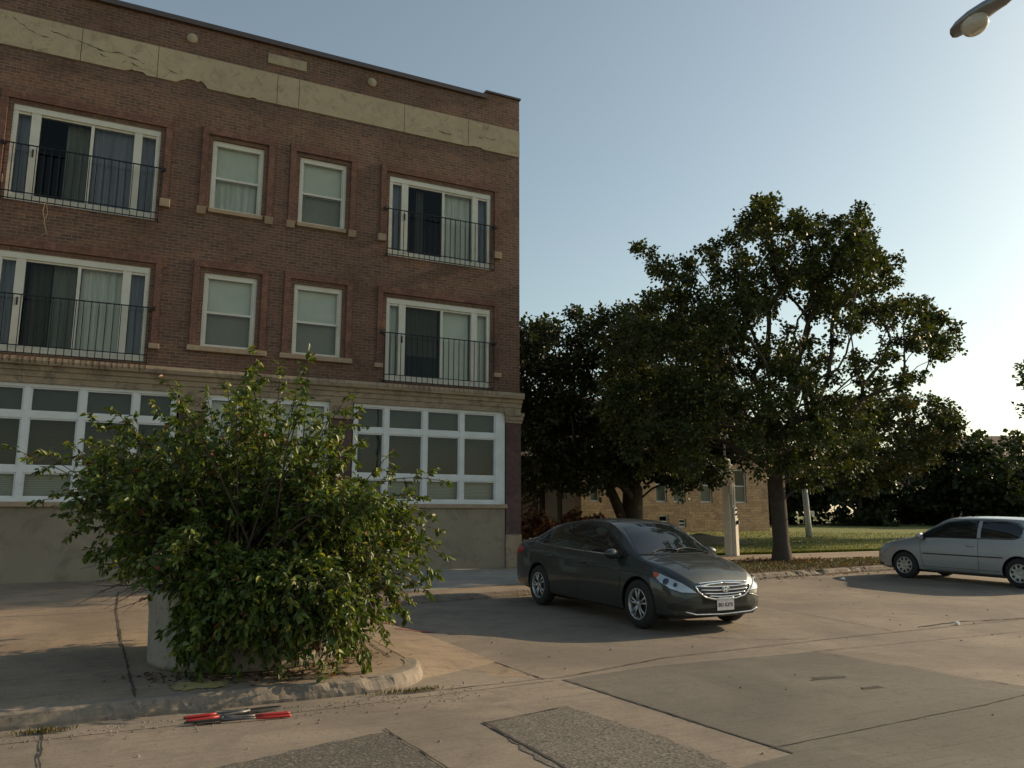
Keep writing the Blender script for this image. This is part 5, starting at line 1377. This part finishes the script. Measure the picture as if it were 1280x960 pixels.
for sd in (-1, 1):
    for i, (ax, z) in enumerate(AX): wheel(sed, ax, sd * .805, z, .33, .212, sd, 'alloy', .3 + i)
    fr = (0, sd, .12)
    Y = sd * .8
    # side glass: front door, rear door, quarter
    win = [(1.02, Y, .965), (.60, Y, 1.20), (.28, Y, 1.345), (-.10, Y, 1.395), (-.14, Y, .985)]
    car.patch(win, fr, 'side_window', M['car_glass'], .004, .012)
    win = [(-.20, Y, .99), (-.17, Y, 1.395), (-.60, Y, 1.385), (-1.00, Y, 1.33), (-1.22, Y, 1.255), (-1.15, Y, 1.02)]
    car.patch(win, fr, 'side_window', M['car_glass'], .004, .012)
    win = [(-1.20, Y, 1.025), (-1.27, Y, 1.235), (-1.50, Y, 1.15), (-1.72, Y, 1.06), (-1.70, Y, 1.04)]
    car.patch(win, fr, 'side_window', M['car_glass'], .004, .012)
    car.line([(-.17, Y, .99), (-.135, Y, 1.395)], fr, 'pillar_trim', M['trim'], w=.05, off=.006)
    car.line([(1.10, Y, .94), (.5, Y, .962), (-.15, Y, .972), (-1.0, Y, .998), (-1.74, Y, 1.035)], fr, 'belt_trim', M['chrome'], w=.018, off=.008)
    car.line([(1.06, Y, .96), (.62, Y, 1.205), (.28, Y, 1.36), (-.12, Y, 1.41), (-.62, Y, 1.40), (-1.02, Y, 1.345), (-1.52, Y, 1.16), (-1.75, Y, 1.05)], fr, 'window_trim', M['trim'], w=.022, off=.005)
    # doors: seams and handles
    car.line([(1.02, Y, .90), (.99, Y, .60), (.90, Y, .30), (.80, Y, .235), (-.20, Y, .235), (-.14, Y, .5), (-.155, Y, .96)], fr, 'door_seam', M['trim'], w=.007)
    car.line([(-.20, Y, .235), (-.92, Y, .235), (-1.08, Y, .5), (-1.18, Y, .72), (-1.19, Y, 1.0)], fr, 'door_seam', M['trim'], w=.007)
    car.line([(.95, Y, .26), (-.95, Y, .26)], fr, 'sill_line', M['trim'], w=.014)
    car.line([(1.55, Y, .755), (.9, Y, .745), (0, Y, .775), (-1.0, Y, .825), (-1.9, Y, .88)], fr, 'crease', paint, tube=.009, off=-.002)
    for x in (-.02, -1.03):
        h, _ = car.hit((x, sd * 3, .815 - .03 * x), (0, -sd, 0)); mb = MB()
        mb.tube([(x + .11, h.y - sd * .01, h.z), (x + .08, h.y + sd * .028, h.z), (x - .08, h.y + sd * .028, h.z), (x - .11, h.y - sd * .01, h.z)], .014, 8); mb.build('door_handle', paint, sed, smooth=True)
    mirror_part(car, .86, .985, .84, sd, paint)
    # headlight wrapping the corner
    fl = (.80, sd * .62, .10)
    out = [(2.31, sd * .45, .535), (2.28, sd * .52, .585), (2.18, sd * .63, .66), (2.0, sd * .74, .725), (1.80, sd * .80, .775), (1.67, sd * .835, .79), (1.72, sd * .86, .745), (1.90, sd * .85, .665), (2.08, sd * .79, .595), (2.22, sd * .66, .545)]
    car.line(out, fl, 'headlight_surround', M['trim'], w=.016, off=.004, closed=True)
    hl = car.patch(out, fl, 'headlight', M['lens_clear'], .007, .02, .035)
    am = [(1.80, sd * .80, .772), (1.67, sd * .835, .79), (1.72, sd * .86, .745), (1.80, sd * .86, .712)]
    car.patch(am, fl, 'indicator', M['lens_amber'], .010, .01, .03, hl)
    h, nn = car.hit(Vector((1.99, sd * .80, .675)) + Vector(fl).normalized() * 3, -Vector(fl).normalized())
    for (dx, rr_) in ((0, .048), (.14, .03)):
        h, nn = car.hit(Vector((1.99 + dx, sd * (.80 - dx * .6), .675 - dx * .30)) + Vector(fl).normalized() * 3, -Vector(fl).normalized())
        if h is None: continue
        q = nn.to_track_quat('Z', 'Y').to_matrix().to_4x4(); mb = MB(); mb.lathe([(.001, .008), (rr_ * .55, .016), (rr_ * .62, .013), (rr_, .018), (rr_ * 1.1, .004)], 20)
        mb.v = [tuple(Matrix.Translation(h) @ q @ Vector(p)) for p in mb.v]; mb.build('projector', M['reflector'], hl, smooth=True, fix=True)
    # tail lamp, fog recess
    car.patch([(-2.35, sd * .6, .80), (-2.36, sd * .62, .93), (-2.1, sd * .84, .95), (-1.93, sd * .88, .93), (-2.0, sd * .9, .87), (-2.2, sd * .85, .80)], (-.6, sd * .8, .05), 'tail_light', M['lens_red'], .006, .02, .04)
    car.patch([(2.30, sd * .50, .33), (2.25, sd * .56, .385), (2.12, sd * .74, .40), (2.05, sd * .82, .385), (2.06, sd * .82, .335), (2.14, sd * .74, .305)], (.85, sd * .5, 0), 'fog_recess', M['trim'], .003, .01, .04)
    car.line([(2.33, sd * .42, .50), (2.25, sd * .62, .455), (2.16, sd * .74, .415), (2.05, sd * .84, .40)], (.8, sd * .6, 0), 'bumper_crease', paint, tube=.010, off=-.002)
    car.line([(2.10, sd * .73, .755), (1.75, sd * .76, .86), (1.35, sd * .79, .90), (1.05, sd * .80, .925)], (0, sd * .5, 1), 'hood_seam', M['trim'], w=.007)
    car.line([(2.02, sd * .38, .86), (1.6, sd * .44, .94), (1.2, sd * .52, 1.0)], (0, 0, 1), 'hood_crease', paint, tube=.008, off=-.003)
# windscreens
car.patch([(1.20, -.70, 1), (1.30, -.35, 1), (1.33, 0, 1), (1.30, .35, 1), (1.20, .70, 1), (.82, .60, 1), (.44, .515, 1), (.40, .25, 1), (.39, 0, 1), (.40, -.25, 1), (.44, -.515, 1), (.82, -.60, 1)], (.35, 0, 1), 'windscreen', M['car_glass'], .004, .012, .06)
car.line([(1.20, -.72, 1), (1.32, -.35, 1), (1.35, 0, 1), (1.32, .35, 1), (1.20, .72, 1)], (.35, 0, 1), 'cowl', M['trim'], w=.05, off=.006)
car.patch([(-1.05, -.48, 1), (-1.05, .48, 1), (-1.85, .56, 1), (-1.88, 0, 1), (-1.85, -.56, 1)], (-.3, 0, 1), 'rear_window', M['car_glass'], .004, .012, .06)
for (y0, y1) in ((.55, -.05), (.05, -.48)):
    mb = MB(); a, _ = car.hit((1.31, y0, 3), (0, 0, -1)); 
    pts = []
    for i in range(7):
        t = i / 6; h, _ = car.hit((1.30 - .30 * t * (1 - t) - .05 * t, y0 + (y1 - y0) * t, 3), (0, 0, -1)); pts.append(h + Vector((0, 0, .018)))
    mb.tube(pts, .008, 5); mb.build('wiper', M['trim'], sed)
# grille, emblem, plate
G = [(2.36, 0, .655), (2.33, .25, .645), (2.28, .42, .625), (2.25, .50, .625), (2.28, .47, .56), (2.32, .36, .485), (2.36, .20, .452), (2.37, 0, .445)]
G = G + [(x, -y, z) for (x, y, z) in reversed(G[1:-1])]
gr = car.patch(G, (1, 0, 0), 'grille', M['trim'], .006, .02, .05)
car.line(G[:], (1, 0, 0), 'grille_surround', M['chrome'], closed=True, tube=.014, off=.012, parent=gr)
for k, (z, hw_) in enumerate(((.61, .44), (.565, .425), (.52, .375), (.483, .29))):
    car.line([(2.3, -hw_, z + .012), (2.35, -hw_ * .5, z + .002), (2.37, 0, z - .002), (2.35, hw_ * .5, z + .002), (2.3, hw_, z + .012)], (1, 0, 0), 'grille_bar', M['chrome'], tube=.010, off=.016, parent=gr)
car.line([(2.30, -.44, .66), (2.36, 0, .678), (2.30, .44, .66)], (1, 0, 0), 'bonnet_strip', M['chrome'], tube=.013, off=.008)
h, _ = car.hit((3, 0, .575), (-1, 0, 0)); ex = h.x + .034
mb = MB(); mb.tube([(ex, .062 * math.cos(t), .577 + .036 * math.sin(t)) for t in [i * math.pi / 14 for i in range(29)]], .0065, 6, cap=False)
mb.tube([(ex, -.030, .548), (ex, -.020, .606)], .009, 6); mb.tube([(ex, .020, .548), (ex, .030, .606)], .009, 6); mb.tube([(ex, -.024, .571), (ex, .024, .583)], .008, 6)
mb.tube([(h.x, 0, .577), (ex, 0, .577)], .012, 6); mb.build('emblem', M['chrome'], gr)
h, _ = car.hit((3, 0, .37), (-1, 0, 0)); px_ = h.x + .02
mb = MB(); mb.box(px_ - .012, px_, -.155, .155, .30, .452); plt = mb.build('licence_plate', plain('plate_white', (.62, .60, .58), .5), sed, bevel=.003)
MT = Matrix(((0, 0, 1, px_ + .001), (1, 0, 0, 0), (0, 1, 0, .37), (0, 0, 0, 1)))
text_mesh('801 K395', .068, plain('plate_ink', (.12, .05, .06), .6), 'plate_number', plt, MT)
car.line([(2.27, -.155, .462), (2.27, .155, .462)], (1, 0, 0), 'plate_frame', M['chrome'], tube=.008, off=.022)
car.patch([(2.36, -.48, .335), (2.36, .48, .335), (2.33, .62, .24), (2.33, -.62, .24)], (1, 0, 0), 'lower_intake', M['trim'], .004, .01, .05)
car.line([(2.2, -.66, .30), (2.28, -.5, .262), (2.33, 0, .245), (2.28, .5, .262), (2.2, .66, .30)], (1, 0, 0), 'bumper_lip', M['chrome'], tube=.011, off=.012)
mb = MB(); mb.box(-2.0, 1.9, -.70, .70, .16, .24); mb.build('underbody', M['trim'], sed)
h = Vector((.027, -.9996, 0)).normalized()
sed.location = (7.292, 10.71, road_z(10.69) + .0); sed.rotation_euler = (0, 0, math.atan2(h.y, h.x))
sl_ = math.atan(.015); sed.rotation_euler = (0, sl_, math.atan2(h.y, h.x))

for o_ in list(sed.children_recursive):
    if o_.type == 'MESH' and o_.name.split('.')[0] not in ('tyre', 'rim', 'brake_disc') :
        for v_ in o_.data.vertices:
            if v_.co.x > 1.72: v_.co.x = 1.72 + (v_.co.x - 1.72) * .72
sed.scale = (1, .96, 1)
# --- silver hatchback nosed in at the kerb
hat = empty('silver_hatchback', (0, 0, 0), 0, 'silver two door hatchback nosed up to the kerb at the right edge of the photo', 'car')
S = dict(
 x=[-2.02, -2.00, -1.93, -1.82, -1.66, -1.45, -1.15, -.80, -.40,  0.0,  .30,  .60,  .85, 1.10, 1.40, 1.70, 1.92, 2.05, 2.13, 2.16],
 w=[ .66,  .76,  .83,  .865, .875, .88,  .88,  .88,  .88,  .88,  .88,  .88,  .88,  .878, .872, .85, .80, .72, .58, .42],
 zl=[.42,  .30,  .24,  .22,  .20,  .19,  .19,  .19,  .19,  .19,  .19,  .19,  .19,  .19,  .19,  .20, .21, .23, .28, .34],
 zb=[.80,  .88,  .96,  .985, .985, .98,  .975, .965, .955, .945, .94, .93,  .92,  .90,  .87, .82, .76, .70, .64, .58],
 wb=[.58,  .68,  .76,  .795, .805, .81,  .815, .815, .815, .815, .815,.81, .81,  .80,  .775,.73, .66, .57, .46, .33],
 wr=[.50,  .60,  .62,  .60,  .58,  .575, .575, .58,  .585, .59,  .60, .64, .69,  .735, .71, .66, .59, .50, .40, .28],
 ze=[.83,  .95,  1.06, 1.20, 1.34, 1.395,1.42, 1.43, 1.435,1.425,1.395,1.24,1.09, .96, .905,.85, .785,.725,.66,.59],
 zt=[.84,  .97,  1.09, 1.24, 1.385,1.44, 1.465,1.475,1.48, 1.47, 1.445,1.30,1.15, 1.02, .96, .90, .825,.75, .67,.595])
silver = car_paint('silver_paint', (.36, .37, .375), .5, .28)
AX = [(1.29, .31), (-1.288, .31)]
car = Car(S, hat, silver, AX, .355, 1.76)
for sd in (-1, 1):
    for i, (ax, z) in enumerate(AX): wheel(hat, ax, sd * .775, z, .31, .195, sd, 'cap', .2 + i)
    fr = (0, sd, .12); Y = sd * .8
    car.patch([(.93, Y, .985), (.62, Y, 1.18), (.26, Y, 1.345), (-.10, Y, 1.395), (-.42, Y, 1.405), (-.42, Y, 1.0)], fr, 'side_window', M['car_glass'], .004, .012)
    car.patch([(-.50, Y, 1.01), (-.50, Y, 1.40), (-1.0, Y, 1.385), (-1.24, Y, 1.345), (-1.36, Y, 1.24), (-1.36, Y, 1.12), (-1.28, Y, 1.04), (-1.15, Y, 1.02)], fr, 'side_window', M['car_glass'], .004, .012)
    car.line([(.96, Y, .965), (.5, Y, .985), (-.46, Y, .992), (-1.2, Y, 1.005), (-1.36, Y, 1.07)], fr, 'belt_trim', M['trim'], w=.02, off=.006)
    car.line([(.97, Y, .98), (.62, Y, 1.195), (.26, Y, 1.36), (-.10, Y, 1.41), (-.46, Y, 1.42), (-1.0, Y, 1.40), (-1.26, Y, 1.36), (-1.38, Y, 1.24)], fr, 'window_trim', M['trim'], w=.018, off=.005)
    car.line([(.88, Y, .92), (.86, Y, .5), (.80, Y, .27), (-.44, Y, .27), (-.46, Y, .6), (-.46, Y, .98)], fr, 'door_seam', M['trim'], w=.008)
    car.line([(.82, Y, .60), (-.98, Y, .60)], fr, 'rubbing_strip', M['trim'], w=.024, off=.012)
    car.line([(.9, Y, .31), (-.9, Y, .31)], fr, 'sill_line', M['trim'], w=.008)
    h, _ = car.hit((-.30, sd * 3, .83), (0, -sd, 0)); mb = MB()
    mb.tube([(-.20, h.y - sd * .01, .83), (-.22, h.y + sd * .028, .83), (-.36, h.y + sd * .028, .83), (-.38, h.y - sd * .01, .83)], .014, 8); mb.build('door_handle', silver, hat, smooth=True)
    mo = mirror_part(car, .80, 1.0, .82, sd, silver, (.085, .11, .08))
    fl = (.75, sd * .66, .1)
    car.patch([(2.06, sd * .46, .60), (2.02, sd * .50, .69), (1.86, sd * .66, .765), (1.70, sd * .78, .80), (1.66, sd * .84, .76), (1.80, sd * .82, .66), (1.98, sd * .68, .60)], fl, 'headlight', M['lens_clear'], .006, .02, .035)
    car.patch([(-1.93, sd * .6, .84), (-1.92, sd * .62, 1.0), (-1.78, sd * .83, 1.0), (-1.66, sd * .87, .98), (-1.70, sd * .88, .86), (-1.85, sd * .84, .82)], (-.7, sd * .7, .05), 'tail_light', M['lens_red'], .006, .02, .04)
    car.patch([(2.10, sd * .3, .28), (2.10, sd * .34, .36), (2.02, sd * .62, .36), (1.90, sd * .80, .33), (1.92, sd * .80, .27), (2.04, sd * .6, .25)], (.8, sd * .5, 0), 'front_spoiler', M['trim'], .006, .015, .04)
    car.line([(1.90, sd * .74, .50), (1.96, sd * .70, .50)], (.5, sd * .8, 0), 'side_marker', M['lens_amber'], w=.03, off=.006)
    car.line([(1.92, sd * .66, .80), (1.6, sd * .74, .87), (1.2, sd * .77, .92), (.95, sd * .78, .945)], (0, sd * .5, 1), 'hood_seam', M['trim'], w=.007)
car.patch([(1.03, -.70, 1), (1.12, -.35, 1), (1.15, 0, 1), (1.12, .35, 1), (1.03, .70, 1), (.68, .60, 1), (.36, .53, 1), (.32, 0, 1), (.36, -.53, 1), (.68, -.60, 1)], (.35, 0, 1), 'windscreen', M['car_glass'], .004, .012, .06)
car.patch([(-1.6, -.48, 1.36), (-1.6, .48, 1.36), (-1.85, .60, 1.04), (-1.85, -.60, 1.04)], (-1, 0, .4), 'rear_window', M['car_glass'], .004, .012, .06)
car.patch([(2.1, -.40, .69), (2.1, .40, .69), (2.1, .34, .58), (2.1, -.34, .58)], (1, 0, 0), 'grille', M['trim'], .004, .012, .05)
mb = MB(); mb.box(-1.7, 1.7, -.68, .68, .17, .25); mb.build('underbody', M['trim'], hat)
mb = MB(); mb.tube([(-1.2, 0, 1.462), (-1.25, 0, 1.50), (-1.42, 0, 1.62)], [.02, .008, .003], 6); mb.build('aerial', M['trim'], hat)
mb = MB()
for sd in (-1, 1): pass
h = Vector((-.08, .997, 0)).normalized()
hat.location = (17.72, 11.80, road_z(11.80)); hat.rotation_euler = (0, -sl_, math.atan2(h.y, h.x))


# ------------------------------------------------------------------ bolt cutters and litter in the gutter
def cutter(loc, rz, label, L=.62, spread=.05):
    r = empty('long_handled_cutter', loc, rz, label, 'cutter', 'tools lying in the gutter')
    for s in (-1, 1):
        mb = MB(); mb.tube([(.03, s * .012, .022), (-.06, s * .030, .022), (-.16, s * (.030 + spread * .3), .02), (-L * .5, s * (.03 + spread * .7), .016)], [.015, .013, .010, .009], 8); mb.build('arm', M['steel'], r, smooth=True)
        mb = MB(); mb.tube([(-L * .46, s * (.03 + spread * .62), .016), (-L * .6, s * (.03 + spread * .85), .014), (-L * .96, s * (.03 + spread), .013), (-L, s * (.03 + spread), .013)], [.010, .0125, .012, .007], 10); mb.build('grip', M['red'], r, smooth=True)
    for s in (-1, 1):
        mb = MB(); prof = [(.0, .0), (.02, .032), (.10, .040), (.20, .030), (.27, .012), (.29, .0), (.2, .004), (.08, .002)]
        mb.v = [(x, s * y + s * .001, .010 + (.006 if s > 0 else 0)) for x, y in prof]; n = len(prof)
        mb.v += [(x, y, z + .012) for x, y, z in mb.v]; mb.f = [tuple(range(n)), tuple(range(n, 2 * n))] + [(i, (i + 1) % n, n + (i + 1) % n, n + i) for i in range(n)]; mb.m = [0] * (n + 2)
        mb.build('blade', M['black'] if s > 0 else M['steel'], r, fix=True)
    mb = MB(); mb.lathe([(.001, .042), (.012, .042), (.014, .032), (.014, .008)], 12, (.02, 0, 0)); mb.build('pivot_bolt', M['steel'], r)
    return r
cutter(Vector((.98, 6.93, .004)), R(5), 'long handled cutter with red grips nearest the kerb, dark blades pointing right', .46, .03)
cutter(Vector((.80, 6.74, .004)), R(176), 'long handled cutter with red grips on the road side, blades pointing left', .50, .02)
mb = MB(); rnd = random.Random(2)
def crumple(loc, s, label, seed):
    rnd = random.Random(seed); m_ = MB(); n, k_ = 7, 9
    for i in range(n + 1):
        for j in range(k_):
            th = math.pi * i / n; ph = 2 * math.pi * j / k_; q = s * rnd.uniform(.55, 1.15); m_.v.append((q * math.sin(th) * math.cos(ph), q * .8 * math.sin(th) * math.sin(ph), s * .55 + q * .6 * math.cos(th)))
    for i in range(n):
        for j in range(k_): m_.f.append((i*k_ + j, i*k_ + (j+1) % k_, (i+1)*k_ + (j+1) % k_, (i+1)*k_ + j)); m_.m.append(0)
    o_ = m_.build('litter', M['paper'], fix=True); o_.location = loc; return tag(o_, label, 'litter')
crumple((10.95, 7.72, .012), .045, 'crumpled white paper lying on the cracked road joint', 3)
crumple((14.9, 13.2, road_z(13.2)), .06, 'white plastic scrap standing by the kerb in front of the silver hatchback', 5)
